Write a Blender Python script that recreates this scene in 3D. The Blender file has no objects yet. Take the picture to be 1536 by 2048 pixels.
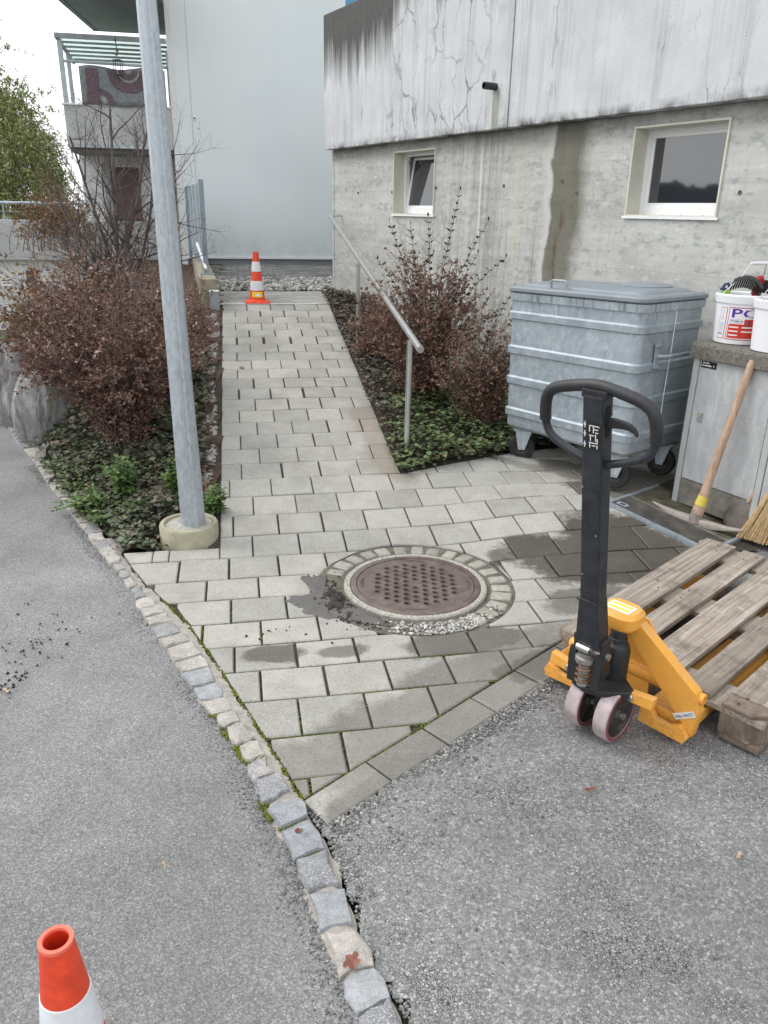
import bpy, bmesh, math, random
import numpy as np
from mathutils import Vector, Matrix, Euler
R = math.radians
rnd = random.Random(11)
nr = np.random.default_rng(5)
sc = bpy.context.scene
COL = sc.collection

# ------------------------------------------------------------------ camera
cam_d = bpy.data.cameras.new('camera'); cam = bpy.data.objects.new('camera', cam_d); COL.objects.link(cam)
cam_d.sensor_fit = 'HORIZONTAL'; cam_d.sensor_width = 36.0; cam_d.lens = 36.0 * 1540.0 / 1536.0
cam_d.clip_start = 0.02; cam_d.clip_end = 2000.0
EYE = Vector((0, 0, 1.65))
_down = Vector((-74.0, 3951.0, 1540.0)).normalized()            # world down in camera axes (x right, y down, z ahead)
_f = Vector((0, 0, 1)); _Y = (_f - _down * _f.dot(_down)).normalized(); _Z = -_down; _X = _Y.cross(_Z)
CR = Matrix((_X, _Y, _Z))                                         # camera axes -> world
_r = CR @ Vector((1, 0, 0)); _u = CR @ Vector((0, -1, 0)); _b = CR @ Vector((0, 0, -1))
M4 = Matrix(((_r.x, _u.x, _b.x, EYE.x), (_r.y, _u.y, _b.y, EYE.y), (_r.z, _u.z, _b.z, EYE.z), (0, 0, 0, 1)))
cam.matrix_world = M4
sc.camera = cam

# ------------------------------------------------------------------ sky, sun, exposure
world = bpy.data.worlds.new('World'); sc.world = world; world.use_nodes = True
wt = world.node_tree; wt.nodes.clear()
wo = wt.nodes.new('ShaderNodeOutputWorld'); wb = wt.nodes.new('ShaderNodeBackground')
sky = wt.nodes.new('ShaderNodeTexSky'); sky.sky_type = 'NISHITA'; sky.sun_disc = False
SUN_EL, SUN_AZ = 48.0, -75.0                                       # azimuth from +Y towards +X
sky.sun_elevation = R(SUN_EL); sky.sun_rotation = R(SUN_AZ); sky.altitude = 400; sky.dust_density = 3.0
hs = wt.nodes.new('ShaderNodeHueSaturation'); hs.inputs['Saturation'].default_value = 0.25
tc = wt.nodes.new('ShaderNodeTexCoord'); mp = wt.nodes.new('ShaderNodeMapping'); mp.inputs['Scale'].default_value = (1, 1, 2.2)
cn = wt.nodes.new('ShaderNodeTexNoise'); cn.inputs['Scale'].default_value = 2.2; cn.inputs['Detail'].default_value = 7
cr = wt.nodes.new('ShaderNodeValToRGB'); cr.color_ramp.elements[0].position = .3; cr.color_ramp.elements[1].position = .75
cr.color_ramp.elements[0].color = (11.0, 11.5, 12.2, 1); cr.color_ramp.elements[1].color = (17, 17.2, 17.4, 1)
mx = wt.nodes.new('ShaderNodeMix'); mx.data_type = 'RGBA'; mx.inputs['Factor'].default_value = 0.85
L = wt.links.new
L(tc.outputs['Generated'], mp.inputs['Vector']); L(mp.outputs['Vector'], cn.inputs['Vector']); L(cn.outputs['Fac'], cr.inputs['Fac'])
L(sky.outputs['Color'], hs.inputs['Color']); L(hs.outputs['Color'], mx.inputs['A']); L(cr.outputs['Color'], mx.inputs['B'])
L(mx.outputs['Result'], wb.inputs['Color']); wb.inputs['Strength'].default_value = 0.085
L(wb.outputs['Background'], wo.inputs['Surface'])
sun_d = bpy.data.lights.new('sun', 'SUN'); sun_d.energy = 1.1; sun_d.angle = R(28); sun_d.color = (1, .97, .93)
sun = bpy.data.objects.new('sun', sun_d); COL.objects.link(sun)
_sd = Vector((math.sin(R(SUN_AZ)) * math.cos(R(SUN_EL)), math.cos(R(SUN_AZ)) * math.cos(R(SUN_EL)), math.sin(R(SUN_EL))))
sun.rotation_euler = _sd.to_track_quat('Z', 'Y').to_euler()
sc.view_settings.view_transform = 'Standard'; sc.view_settings.look = 'None'
sc.view_settings.exposure = 0.58; sc.view_settings.gamma = 1.0; sc.view_settings.use_curve_mapping = False

# ------------------------------------------------------------------ node helpers
class G:
    def __init__(s, name, rough=.8, metal=0.0, spec=.5, color=None):
        s.m = bpy.data.materials.new(name); s.m.use_nodes = True
        s.t = s.m.node_tree; s.b = s.t.nodes['Principled BSDF']
        s.set(s.b, 'Roughness', rough); s.set(s.b, 'Metallic', metal); s.set(s.b, 'Specular IOR Level', spec)
        if color: s.set(s.b, 'Base Color', color)
        s._g = None; s._tc = None
    def set(s, node, key, v):
        i = node.inputs[key]
        if hasattr(v, 'is_output'): s.t.links.new(v, i)
        elif isinstance(v, (tuple, list)) and i.type == 'RGBA' and len(v) == 3: i.default_value = (*v, 1)
        else: i.default_value = v
    def n(s, typ, inp=None, **kw):
        x = s.t.nodes.new('ShaderNode' + typ)
        for k, v in kw.items(): setattr(x, k, v)
        for k, v in (inp or {}).items(): s.set(x, k, v)
        return x
    def pos(s):
        if not s._g: s._g = s.n('NewGeometry')
        return s._g.outputs['Position']
    def island(s):
        if not s._g: s._g = s.n('NewGeometry')
        return s._g.outputs['Random Per Island']
    def obj(s):
        if not s._tc: s._tc = s.n('TexCoord')
        return s._tc.outputs['Object']
    def orand(s): return s.n('ObjectInfo').outputs['Random']
    def map(s, v, scale=(1, 1, 1), loc=(0, 0, 0), rot=(0, 0, 0)):
        return s.n('Mapping', {'Vector': v, 'Scale': scale, 'Location': loc, 'Rotation': rot}).outputs['Vector']
    def noise(s, v, scale, detail=4, rough=.55, dist=0.0, out='Fac'):
        return s.n('TexNoise', {'Vector': v, 'Scale': scale, 'Detail': detail, 'Roughness': rough, 'Distortion': dist}).outputs[out]
    def vor(s, v, scale, feature='F1', out='Distance', rand=1.0):
        return s.n('TexVoronoi', {'Vector': v, 'Scale': scale, 'Randomness': rand}, feature=feature).outputs[out]
    def ramp(s, f, stops, interp='LINEAR'):
        x = s.n('ValToRGB', {'Fac': f}); e = x.color_ramp; e.interpolation = interp
        while len(e.elements) < len(stops): e.elements.new(.5)
        for el, (p, c) in zip(e.elements, stops):
            el.position = p; el.color = (*c, 1) if isinstance(c, (tuple, list)) else (c, c, c, 1)
        return x.outputs['Color']
    def val(s, f, a, b, lo=0.0, hi=1.0):
        return s.n('MapRange', {'Value': f, 'From Min': a, 'From Max': b, 'To Min': lo, 'To Max': hi}).outputs['Result']
    def math(s, op, a, b=0.0, clamp=False):
        x = s.n('Math', operation=op, use_clamp=clamp); s.set2(x, 0, a); s.set2(x, 1, b); return x.outputs[0]
    def set2(s, x, i, v):
        if hasattr(v, 'is_output'): s.t.links.new(v, x.inputs[i])
        else: x.inputs[i].default_value = v
    def mix(s, f, a, b, mode='MIX'):
        x = s.n('Mix', data_type='RGBA', blend_type=mode, clamp_factor=True)
        for k, v in ((0, f), (6, a), (7, b)):
            if hasattr(v, 'is_output'): s.t.links.new(v, x.inputs[k])
            elif isinstance(v, (tuple, list)): x.inputs[k].default_value = (*v, 1) if len(v) == 3 else v
            else: x.inputs[k].default_value = v
        return x.outputs[2]
    def sep(s, v): return s.n('SeparateXYZ', {'Vector': v}).outputs
    def col(s, c): s.set(s.b, 'Base Color', c); return s
    def rough(s, c): s.set(s.b, 'Roughness', c); return s
    def bump(s, h, strength=.5, dist=.01):
        x = s.n('Bump', {'Height': h, 'Strength': strength, 'Distance': dist})
        if s.b.inputs['Normal'].is_linked: s.t.links.new(s.b.inputs['Normal'].links[0].from_socket, x.inputs['Normal'])
        s.t.links.new(x.outputs['Normal'], s.b.inputs['Normal']); return s
    def blob(s, x, y, rx, ry, ang, warp):
        """soft ellipse on the ground, its edge broken by noise: 1 inside, 0 outside"""
        v = s.map(s.pos(), scale=(1, 1, 0), loc=(0, 0, 0))
        d = s.n('VectorMath', {0: v, 1: (x, y, 0)}, operation='SUBTRACT').outputs[0]
        d = s.n('VectorRotate', {'Vector': d, 'Angle': -ang}, rotation_type='Z_AXIS').outputs[0]
        d = s.n('VectorMath', {0: d, 1: (1 / rx, 1 / ry, 0)}, operation='MULTIPLY').outputs[0]
        l = s.n('VectorMath', {0: d}, operation='LENGTH').outputs['Value']
        l = s.math('ADD', l, s.math('MULTIPLY', s.math('SUBTRACT', warp, .5), 1.3))
        return s.val(l, 1.14, .86)

# ------------------------------------------------------------------ materials
MT = {}
def simple(name, col, rough=.6, metal=0.0, var=.12, scale=18, bump=0.0, spec=.5, world_=False):
    g = G(name, rough, metal, spec)
    v = g.pos() if world_ else g.obj()
    n = g.noise(v, scale, 6, .6)
    a = tuple(c * (1 - var) for c in col); b = tuple(min(1, c * (1 + var)) for c in col)
    g.col(g.ramp(n, [(.3, a), (.7, b)]))
    if bump: g.bump(g.noise(v, scale * 6, 5), bump, .004)
    MT[name] = g.m
    return g

def asphalt(name, cell, cells2, base, patch, crack):
    g = G(name, .9, 0, .3)
    p = g.pos()
    wob = g.n('VectorMath', {0: p, 1: g.n('VectorMath', {0: g.noise(p, cell * .6, 3, out='Color'), 1: (.004, .004, .004)}, operation='MULTIPLY').outputs[0]}, operation='ADD').outputs[0]
    c1 = g.sep(g.vor(wob, cell, out='Color'))[0]; d1 = g.vor(wob, cell, 'DISTANCE_TO_EDGE')
    c2 = g.sep(g.vor(wob, cells2, out='Color'))[1]; d2 = g.vor(wob, cells2, 'DISTANCE_TO_EDGE')
    col = g.ramp(c1, [(0, tuple(x * .72 for x in base)), (.45, base), (.8, tuple(x * 1.18 for x in base)), (.93, tuple(x * 1.4 for x in base)), (1, (.48, .48, .47))])
    fine = g.ramp(c2, [(0, .80), (.8, 1.10), (1, 1.3)])
    col = g.mix(1, col, fine, 'MULTIPLY')
    fl = g.sep(g.vor(wob, cell * .45, out='Color'))
    fd = g.vor(wob, cell * .45)
    flk = g.math('MULTIPLY', g.val(fl[2], .93, .96), g.val(fd, .36, .28))
    col = g.mix(g.math('MULTIPLY', flk, .6), col, (.52, .515, .50))
    big = g.noise(p, 1.1, 5, .6); med = g.noise(p, 5, 4)
    col = g.mix(1, col, g.ramp(big, [(.3, .74), (.7, 1.16)]), 'MULTIPLY')
    col = g.mix(g.val(g.noise(p, 3.3, 4, .6), .58, .72, 0, .35), col, patch)
    dirt = g.noise(g.map(p, (1.6, .5, 1), (0, 0, 0), (0, 0, .35)), 1.0, 6, .65); col = g.mix(g.val(dirt, .54, .72, 0, .30), col, (.125, .118, .108))
    spot = g.noise(p, 11, 5, .7); col = g.mix(g.val(spot, .66, .76, 0, .35), col, (.10, .096, .09))
    lm = g.val(g.noise(p, 2.3, 5, .65), .45, .62)                     # where the surface has opened up
    e1 = g.val(d1, .0, .11)
    gap = g.math('MULTIPLY', g.math('SUBTRACT', 1, e1), g.math('ADD', g.math('MULTIPLY', lm, crack), .35), True)
    col = g.mix(gap, col, (.045, .043, .042))
    g.col(col)
    h = g.math('ADD', g.math('MULTIPLY', e1, .8), g.math('MULTIPLY', g.val(d2, 0, .15), .5))
    h = g.math('ADD', h, g.math('MULTIPLY', c1, .7))
    g.bump(h, .6, .0032); g.bump(med, .2, .02)
    MT[name] = g.m
asphalt('asphalt', 230, 470, (.300, .298, .296), (.19, .185, .18), .35)
asphalt('asphalt_worn', 140, 360, (.285, .283, .281), (.17, .165, .155), .9)

def paver_mat():
    g = G('paver_concrete', .88, 0, .3)
    p = g.pos(); r = g.orand()
    col = g.ramp(g.noise(p, 420, 3, .7), [(.3, (.262, .253, .234)), (.5, (.366, .356, .330)), (.72, (.466, .456, .425))])
    tint = g.ramp(r, [(0, (.84, .84, .84)), (.35, (.96, .96, .955)), (.7, (1.02, 1.02, 1.015)), (1, (1.11, 1.105, 1.09))])
    col = g.mix(1, col, tint, 'MULTIPLY')
    col = g.mix(1, col, g.ramp(g.noise(p, 7, 5, .65), [(.3, (.86, .85, .83)), (.7, (1.08, 1.08, 1.07))]), 'MULTIPLY')
    sp = g.sep(g.vor(p, 260, out='Color'))[0]
    col = g.mix(g.val(sp, .9, .96, 0, .6), col, (.50, .48, .44)); col = g.mix(g.val(sp, .07, .02, 0, .6), col, (.14, .13, .12))
    rg = g.noise(p, 2.1, 5, .6)
    col = g.mix(g.val(rg, .52, .70, 0, .45), col, (.20, .19, .165))
    # wet and soiled places: they stop at some stones, so the stone's own number shifts the edge
    warp = g.math('ADD', g.math('ADD', g.noise(p, 6.5, 7, .68), g.math('MULTIPLY', g.math('SUBTRACT', g.noise(p, 38, 4, .7), .5), .30)), g.math('MULTIPLY', g.math('SUBTRACT', r, .5), .34))
    wet = None
    for b in [(1.02, 3.56, .48, .24, R(-12), 1), (1.34, 3.72, .42, .36, R(-30), 1), (1.0, 3.18, .30, .12, R(20), .7), (.66, 3.62, .14, .10, 0, .8), (-.40, 2.66, .13, .06, R(8), .8), (-.17, 2.68, .12, .05, R(10), .75),
              (.33, 2.78, .26, .09, R(15), .75), (.62, 2.62, .22, .10, R(40), .8), (.28, 2.36, .75, .20, R(42), .50), (-.08, 2.03, .36, .16, R(20), .45), (.0, 1.90, .22, .07, R(44), .6), (1.25, 4.70, .30, .16, R(-40), .6), (1.5, 4.5, .4, .3, 0, .8), (.95, 4.80, .3, .06, R(-25), .4)]:
        m = g.math('MULTIPLY', g.blob(*b[:5], warp), b[5])
        wet = m if wet is None else g.math('MAXIMUM', wet, m)
    dk = g.mix(g.noise(p, 30, 3), (.21, .195, .175), (.31, .29, .265))
    col = g.mix(wet, col, g.mix(1, col, dk, 'MULTIPLY'))
    # brown grime carried onto the path from the beds
    s3 = g.blob(-.02, 5.05, .16, .62, R(11), warp)
    col = g.mix(g.math('MULTIPLY', s3, .45), col, (.22, .17, .12))
    g.col(col)
    g.rough(g.val(wet, .1, 1, .88, .36))
    g.bump(g.noise(p, 420, 4, .7), .45, .0025); g.bump(g.noise(p, 24, 4), .15, .006)
    MT['paver'] = g.m
paver_mat()

def upper_concrete():
    g = G('weathered_facing_concrete', .85, 0, .3)
    v = g.obj(); s = g.sep(v)
    col = g.ramp(g.noise(v, 3.0, 6, .6), [(.3, (.50, .51, .525)), (.7, (.62, .63, .645))])
    stv = g.map(v, (13, 13, .55))
    st = g.noise(stv, 1.0, 7, .65)
    col = g.mix(g.val(st, .50, .68, 0, .6), col, (.33, .335, .345))
    # dark run-off below the coping on the left stretch
    top = g.val(s[2], 3.52, 2.55)                                     # 0 at the coping .. 1 low down
    left = g.math('MAXIMUM', g.val(s[0], 2.0, .9), g.math('MULTIPLY', g.val(g.noise(g.map(v, (1.3, 0, 0)), 1, 3), .46, .60), .95))
    left = g.math('MULTIPLY', left, g.val(s[0], 3.2, 2.0, .22, 1))
    run = g.math('SUBTRACT', g.math('ADD', g.noise(g.map(v, (11, 11, .45)), 1.0, 6, .7), g.math('MULTIPLY', left, .46)), g.math('MULTIPLY', top, .80))
    col = g.mix(g.math('MULTIPLY', g.val(run, .42, .70), .93), col, g.mix(g.noise(v, 20, 4), (.030, .028, .026), (.10, .095, .088)))
    # filled cracks
    wv = g.n('VectorMath', {0: v, 1: g.n('VectorMath', {0: g.noise(v, 5, 4, out='Color'), 1: (.22, .22, .3)}, operation='MULTIPLY').outputs[0]}, operation='ADD').outputs[0]
    e = g.vor(g.map(wv, (5.2, 0, 2.0)), 1.0, 'DISTANCE_TO_EDGE')
    area = g.val(g.noise(g.map(v, (1.1, 1, 1.6), (1.0, 0, 3.3)), 1.0, 2), .44, .56)
    zone = g.math('MAXIMUM', g.math('MULTIPLY', g.val(s[0], 1.1, 1.5), g.val(s[0], 3.3, 3.05)), .12)
    wdt = g.val(g.noise(v, 4, 3), .35, .7, .012, .042)
    line = g.math('MULTIPLY', g.math('LESS_THAN', e, wdt), g.math('MULTIPLY', area, zone))
    e2 = g.vor(g.map(wv, (7.5, 0, .55), (3, 0, 1)), 1.0, 'DISTANCE_TO_EDGE')
    l2 = g.math('MULTIPLY', g.math('LESS_THAN', e2, .016), g.val(g.noise(g.map(v, (2, 1, 1.5)), 1.6, 3), .5, .62))
    crk = g.math('MAXIMUM', line, g.math('MULTIPLY', l2, .8), True)
    col = g.mix(g.math('MULTIPLY', crk, g.val(g.noise(v, 9, 4), .3, .65, .35, .85)), col, (.19, .195, .205))
    pits = g.vor(v, 60, out='Distance'); pr_ = g.sep(g.vor(v, 60, out='Color'))[0]
    pit = g.math('MULTIPLY', g.val(pits, .25, .15), g.math('GREATER_THAN', pr_, .93))
    col = g.mix(g.math('MULTIPLY', pit, .6), col, (.2, .2, .2))
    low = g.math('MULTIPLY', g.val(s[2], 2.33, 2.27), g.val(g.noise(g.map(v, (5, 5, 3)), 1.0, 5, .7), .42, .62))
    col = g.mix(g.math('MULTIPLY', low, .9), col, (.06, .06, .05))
    # stain under the spout
    sp_ = g.math('MULTIPLY', g.val(g.math('ABSOLUTE', g.math('SUBTRACT', s[0], 2.985)), .05, .035), g.val(s[2], 2.56, 2.53))
    col = g.mix(g.math('MULTIPLY', sp_, .75), col, g.mix(g.noise(v, 14, 4), (.23, .22, .19), (.36, .34, .30)))
    g.col(col)
    g.bump(g.math('SUBTRACT', g.noise(v, 60, 5, .6), g.math('MULTIPLY', crk, .8)), .25, .006)
    MT['concrete_upper'] = g.m
upper_concrete()

def lower_concrete():
    g = G('board_marked_concrete', .88, 0, .3)
    v = g.obj(); s = g.sep(v)
    col = g.ramp(g.noise(g.map(v, (2.2, 2, 5)), 1.0, 7, .65), [(.28, (.395, .398, .378)), (.5, (.485, .486, .462)), (.75, (.575, .575, .55))])
    brd = g.noise(g.map(v, (.6, .6, 16)), 1.0, 3, .6)                 # board courses
    col = g.mix(1, col, g.ramp(brd, [(.3, (.92, .92, .91)), (.7, (1.05, 1.05, 1.05))]), 'MULTIPLY')
    rowm = g.val(g.noise(g.map(v, (.8, .8, 9)), 1.0, 3, .6), .35, .6)
    blot = g.noise(g.map(v, (16, 16, 26)), 1.0, 5, .68)
    blot = g.math('ADD', blot, g.math('MULTIPLY', g.math('SUBTRACT', rowm, .5), .14))
    col = g.mix(g.val(blot, .54, .64, 0, .62), col, (.27, .285, .27))
    pale = g.noise(g.map(v, (9, 9, 20), (5, 1, 2)), 1.0, 5, .7)
    col = g.mix(g.val(pale, .56, .66, 0, .5), col, (.64, .645, .635))
    vs_ = g.noise(g.map(v, (26, 26, 1.2), (2, 0, 4)), 1.0, 4, .7)
    col = g.mix(g.val(vs_, .56, .74, 0, .45), col, (.30, .31, .30))
    # formwork joints every half metre up and at some panels
    jz = g.math('ABSOLUTE', g.math('SUBTRACT', g.math('FRACT', g.math('MULTIPLY', s[2], 1.9)), .5))
    col = g.mix(g.math('MULTIPLY', g.math('LESS_THAN', jz, .003), .3), col, (.18, .18, .17))
    # running water marks: light and dark vertical veils
    st = g.noise(g.map(v, (16, 16, .5)), 1.0, 6, .66)
    band = g.math('MULTIPLY', g.val(s[0], 2.05, 2.3), g.val(s[0], 3.75, 3.55))
    col = g.mix(g.math('MULTIPLY', g.val(st, .5, .7), g.math('MULTIPLY', band, .75)), col, (.20, .205, .19))
    col = g.mix(g.math('MULTIPLY', g.val(st, .44, .30), g.math('MULTIPLY', band, .85)), col, (.55, .51, .41))
    # the dark wet band with its pale lime edge
    wob = g.math('ADD', g.math('MULTIPLY', g.math('SUBTRACT', g.noise(g.map(v, (1, 1, 1.6)), 1.7, 4), .5), .22), g.math('MULTIPLY', g.math('SUBTRACT', g.noise(g.map(v, (30, 30, 8)), 1, 4, .7), .5), .05))
    x = g.math('ADD', s[0], wob)
    dark = g.math('MULTIPLY', g.val(x, 3.575, 3.60), g.val(x, 3.98, 3.84))
    dark = g.math('MULTIPLY', dark, g.val(s[2], 1.05, 1.35, .75, 1))
    col = g.mix(g.math('MULTIPLY', dark, .85), col, g.mix(g.noise(g.map(v, (9, 9, 2)), 1, 5), (.080, .078, .052), (.165, .152, .112)))
    lime = g.math('MULTIPLY', g.val(x, 3.50, 3.54), g.val(x, 3.585, 3.565))
    col = g.mix(g.math('MULTIPLY', lime, g.val(st, .3, .6, .3, .95)), col, (.58, .58, .60))
    ml = g.math('MULTIPLY', g.math('LESS_THAN', g.math('ABSOLUTE', g.math('SUBTRACT', g.math('ADD', s[0], g.math('MULTIPLY', wob, .12)), 2.72)), .012), g.val(s[2], 1.3, 1.5))
    col = g.mix(g.math('MULTIPLY', ml, .8), col, (.62, .63, .64))
    rust = g.math('MULTIPLY', g.val(g.math('ABSOLUTE', g.math('SUBTRACT', x, 3.69)), .045, .0), g.math('MULTIPLY', g.val(s[2], 1.78, 1.6), g.val(g.noise(g.map(v, (30, 30, 3)), 1, 4), .35, .65)))
    col = g.mix(rust, col, (.10, .045, .02))
    # uneven darker band under the overhang, darker towards the foot
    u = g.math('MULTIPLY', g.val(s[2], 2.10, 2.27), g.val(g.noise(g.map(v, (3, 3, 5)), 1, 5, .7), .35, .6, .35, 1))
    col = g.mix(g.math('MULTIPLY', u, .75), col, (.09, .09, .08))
    foot = g.math('MULTIPLY', g.val(g.math('ADD', s[2], g.math('MULTIPLY', wob, 2.5)), .95, .45), g.val(s[0], 1.2, 2.4))
    col = g.mix(g.math('MULTIPLY', foot, .45), col, (.16, .165, .15))
    pd = g.vor(g.map(v, (1, 1, 1)), 34); pc = g.sep(g.vor(v, 34, out='Color'))[1]
    pit = g.math('MULTIPLY', g.val(pd, .22, .14), g.math('GREATER_THAN', pc, .87))
    col = g.mix(g.math('MULTIPLY', pit, .7), col, (.12, .12, .115))
    g.col(col)
    g.bump(g.math('SUBTRACT', g.noise(v, 45, 6, .65), pit), .3, .008); g.bump(brd, .3, .01)
    MT['concrete_lower'] = g.m
lower_concrete()

def galv(name, col, scale=14, rough=.42, metal=.55, streak=True, sp=.16):
    g = G(name, rough, metal)
    v = g.obj()
    c = g.sep(g.vor(g.map(v, (1, 1, .55)), scale * 9, out='Color'))[0]
    a = g.noise(v, scale * .35, 7, .7)
    k = g.math('ADD', g.math('MULTIPLY', c, sp), g.math('MULTIPLY', a, 1 - sp))
    cc = g.ramp(k, [(.25, tuple(x * .82 for x in col)), (.5, col), (.72, tuple(min(.9, x * 1.16) for x in col))])
    if streak:
        s = g.noise(g.map(v, (10, 10, .9)), 1.0, 6, .7)
        cc = g.mix(g.val(s, .52, .72, 0, .6), cc, tuple(min(.9, x * 1.55) for x in col))
        sc__ = g.noise(g.map(v, (70, 70, 14)), 1.0, 4, .75); cc = g.mix(g.val(sc__, .60, .70, 0, .55), cc, tuple(min(.9, x * 1.8) for x in col))
        s2 = g.noise(g.map(v, (22, 22, 2.2), (4, 2, 1)), 1.0, 5, .7)
        cc = g.mix(g.val(s2, .56, .72, 0, .6), cc, tuple(x * .5 for x in col))
    g.col(cc); g.rough(g.val(k, .3, .7, rough - .08, rough + .2)); g.bump(a, .08, .004)
    MT[name] = g.m
galv('galvanised', (.40, .45, .49)); galv('galvanised_pole', (.44, .48, .52), 9, .42, .5, False, .30)
galv('galvanised_dull', (.30, .33, .35), 16, .55, .35)

def wood(name, c0, c1, c2, grain=(3, 60, 60), rough=.85, dirt=(.08, .065, .055), dirt_amt=.6):
    g = G(name, rough, 0, .25)
    v = g.n('VectorMath', {0: g.obj(), 1: g.n('VectorMath', {0: g.n('CombineXYZ', {'X': g.orand(), 'Y': g.orand(), 'Z': g.orand()}).outputs[0], 1: (7, 3, 5)}, operation='MULTIPLY').outputs[0]}, operation='ADD').outputs[0]
    w = g.noise(g.map(v, grain), 1.0, 6, .6, .6)
    col = g.ramp(w, [(.28, c0), (.5, c1), (.72, c2)])
    f = g.noise(g.map(v, tuple(x * 3 for x in grain)), 1.0, 5, .7)
    col = g.mix(g.val(f, .56, .7, 0, .7), col, tuple(x * .45 for x in c0))
    d = g.noise(g.map(v, (7, 9, 9)), 1.0, 6, .7)
    col = g.mix(g.val(d, .5, .68, 0, dirt_amt), col, dirt)
    d2 = g.noise(g.map(v, (11, 14, 14), (3, 8, 1)), 1.0, 6, .72)
    col = g.mix(g.val(d2, .60, .74, 0, .5), col, (.62, .59, .55))
    col = g.mix(1, col, g.ramp(g.orand(), [(0, (.85, .84, .83)), (1, (1.12, 1.1, 1.08))]), 'MULTIPLY')
    g.col(col); g.bump(g.math('ADD', w, f), .35, .003)
    MT[name] = g.m
wood('pallet_wood', (.17, .14, .115), (.30, .26, .22), (.44, .40, .36), (60, 2.4, 60))
wood('pallet_block', (.13, .10, .08), (.20, .16, .13), (.28, .23, .19), (30, 30, 8))
wood('handle_wood', (.34, .23, .16), (.46, .32, .23), (.54, .40, .30), (40, 40, 2.5), .6, (.22, .15, .11), .3)

def truck_paint():
    g = G('truck_orange', .42, 0, .4); v = g.pos(); z = g.sep(v)[2]
    c = g.ramp(g.noise(v, 9, 5), [(.3, (.76, .345, .055)), (.7, (.86, .42, .075))])
    low = g.val(z, .30, .03, .0, .16)
    d = g.math('ADD', g.noise(v, 70, 7, .75), low)
    c = g.mix(g.val(d, .62, .84, 0, .6), c, (.30, .17, .06))
    du = g.math('MULTIPLY', g.noise(v, 12, 5, .65), g.val(g.sep(g.n('NewGeometry').outputs['Normal'])[2], .1, .9, .35, 1)); c = g.mix(g.val(du, .42, .62, 0, .35), c, (.46, .36, .24))
    c2 = g.noise(g.map(v, (150, 150, 40)), 1.0, 4, .75)
    c = g.mix(g.val(c2, .68, .72, 0, .8), c, (.10, .075, .05))
    g.col(c); g.rough(g.val(d, .5, .8, .38, .8)); g.bump(g.noise(v, 60, 4), .08, .003); MT['truck_orange'] = g.m
def leaf(name, stops, rough=.6, trans=.0):
    g = G(name, rough, 0, .35)
    i = g.island()
    c = g.ramp(i, stops)
    c = g.mix(1, c, g.ramp(g.noise(g.pos(), 9, 3), [(.3, .8), (.7, 1.2)]), 'MULTIPLY')
    g.col(c)
    g.set(g.b, 'Subsurface Weight', 0.0)
    MT[name] = g.m
leaf('leaf_brown', [(0, (.072, .036, .028)), (.35, (.145, .074, .056)), (.7, (.215, .120, .092)), (.93, (.28, .175, .135)), (1, (.46, .35, .29))])
leaf('leaf_purple', [(0, (.088, .048, .036)), (.35, (.180, .100, .072)), (.7, (.27, .160, .115)), (.95, (.33, .215, .15)), (1, (.26, .07, .05))])
leaf('leaf_russet', [(0, (.085, .045, .034)), (.4, (.175, .092, .064)), (.75, (.25, .15, .10)), (1, (.24, .20, .12))])
leaf('leaf_rusty', [(0, (.10, .05, .03)), (.45, (.20, .10, .045)), (.75, (.29, .17, .07)), (1, (.36, .26, .09))])
leaf('leaf_ivy', [(0, (.032, .044, .028)), (.4, (.066, .086, .050)), (.7, (.105, .132, .076)), (.9, (.14, .165, .095)), (1, (.17, .10, .065))], .5)
leaf('leaf_ivy_dull', [(0, (.045, .038, .030)), (.4, (.090, .076, .058)), (.7, (.115, .112, .075)), (1, (.16, .11, .085))], .6)
leaf('leaf_weed', [(0, (.045, .070, .025)), (.45, (.085, .125, .045)), (.8, (.13, .175, .065)), (.95, (.18, .20, .08)), (1, (.20, .13, .07))], .55)
leaf('leaf_green', [(0, (.055, .105, .025)), (.5, (.095, .17, .045)), (1, (.15, .22, .065))], .5)
leaf('leaf_willow', [(0, (.11, .15, .04)), (.45, (.21, .25, .075)), (.8, (.31, .34, .12)), (1, (.40, .40, .18))], .6)
leaf('leaf_litter', [(0, (.06, .035, .025)), (.5, (.14, .07, .045)), (1, (.25, .16, .10))], .8)
leaf('leaf_shoot', [(0, (.028, .024, .026)), (.5, (.055, .045, .045)), (1, (.10, .07, .06))], .6)
leaf('leaf_ivy_fresh', [(0, (.035, .045, .022)), (.4, (.070, .098, .040)), (.7, (.11, .155, .062)), (.93, (.155, .20, .085)), (1, (.14, .07, .04))], .5)
simple('twig_dark', (.085, .062, .056), .9, 0, .3, 20); simple('haunch', (.34, .315, .29), .95, 0, .4, 30, .6, .2, True)
simple('leaf_red', (.20, .080, .052), .7, 0, .3, 60)
simple('leaf_tan', (.50, .36, .24), .7, 0, .2, 60)
simple('bark', (.105, .085, .08), .9, 0, .35, 30, .4)
simple('twig', (.13, .09, .075), .9, 0, .3, 20)
simple('stem_pale', (.23, .165, .125), .8, 0, .3, 20)
simple('soil', (.075, .055, .042), .95, 0, .45, 14, .9, .2, True)
simple('joint_soil', (.060, .054, .045), .95, 0, .4, 30, .8, .2, True)
simple('ground_far', (.16, .17, .11), .95, 0, .3, .6, 0, .2, True)
simple('moss', (.125, .155, .022), .95, 0, .45, 40, .9, .15, True)
simple('mud', (.040, .033, .028), .7, 0, .35, 40, .8, .4, True)
simple('cement_smear', (.115, .110, .105), .75, 0, .16, 12, .25, .35, True)
simple('mortar', (.34, .315, .28), .95, 0, .3, 25, .8, .2, True)
simple('mortar_dark', (.14, .13, .105), .95, 0, .35, 22, .9, .2, True)
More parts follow.
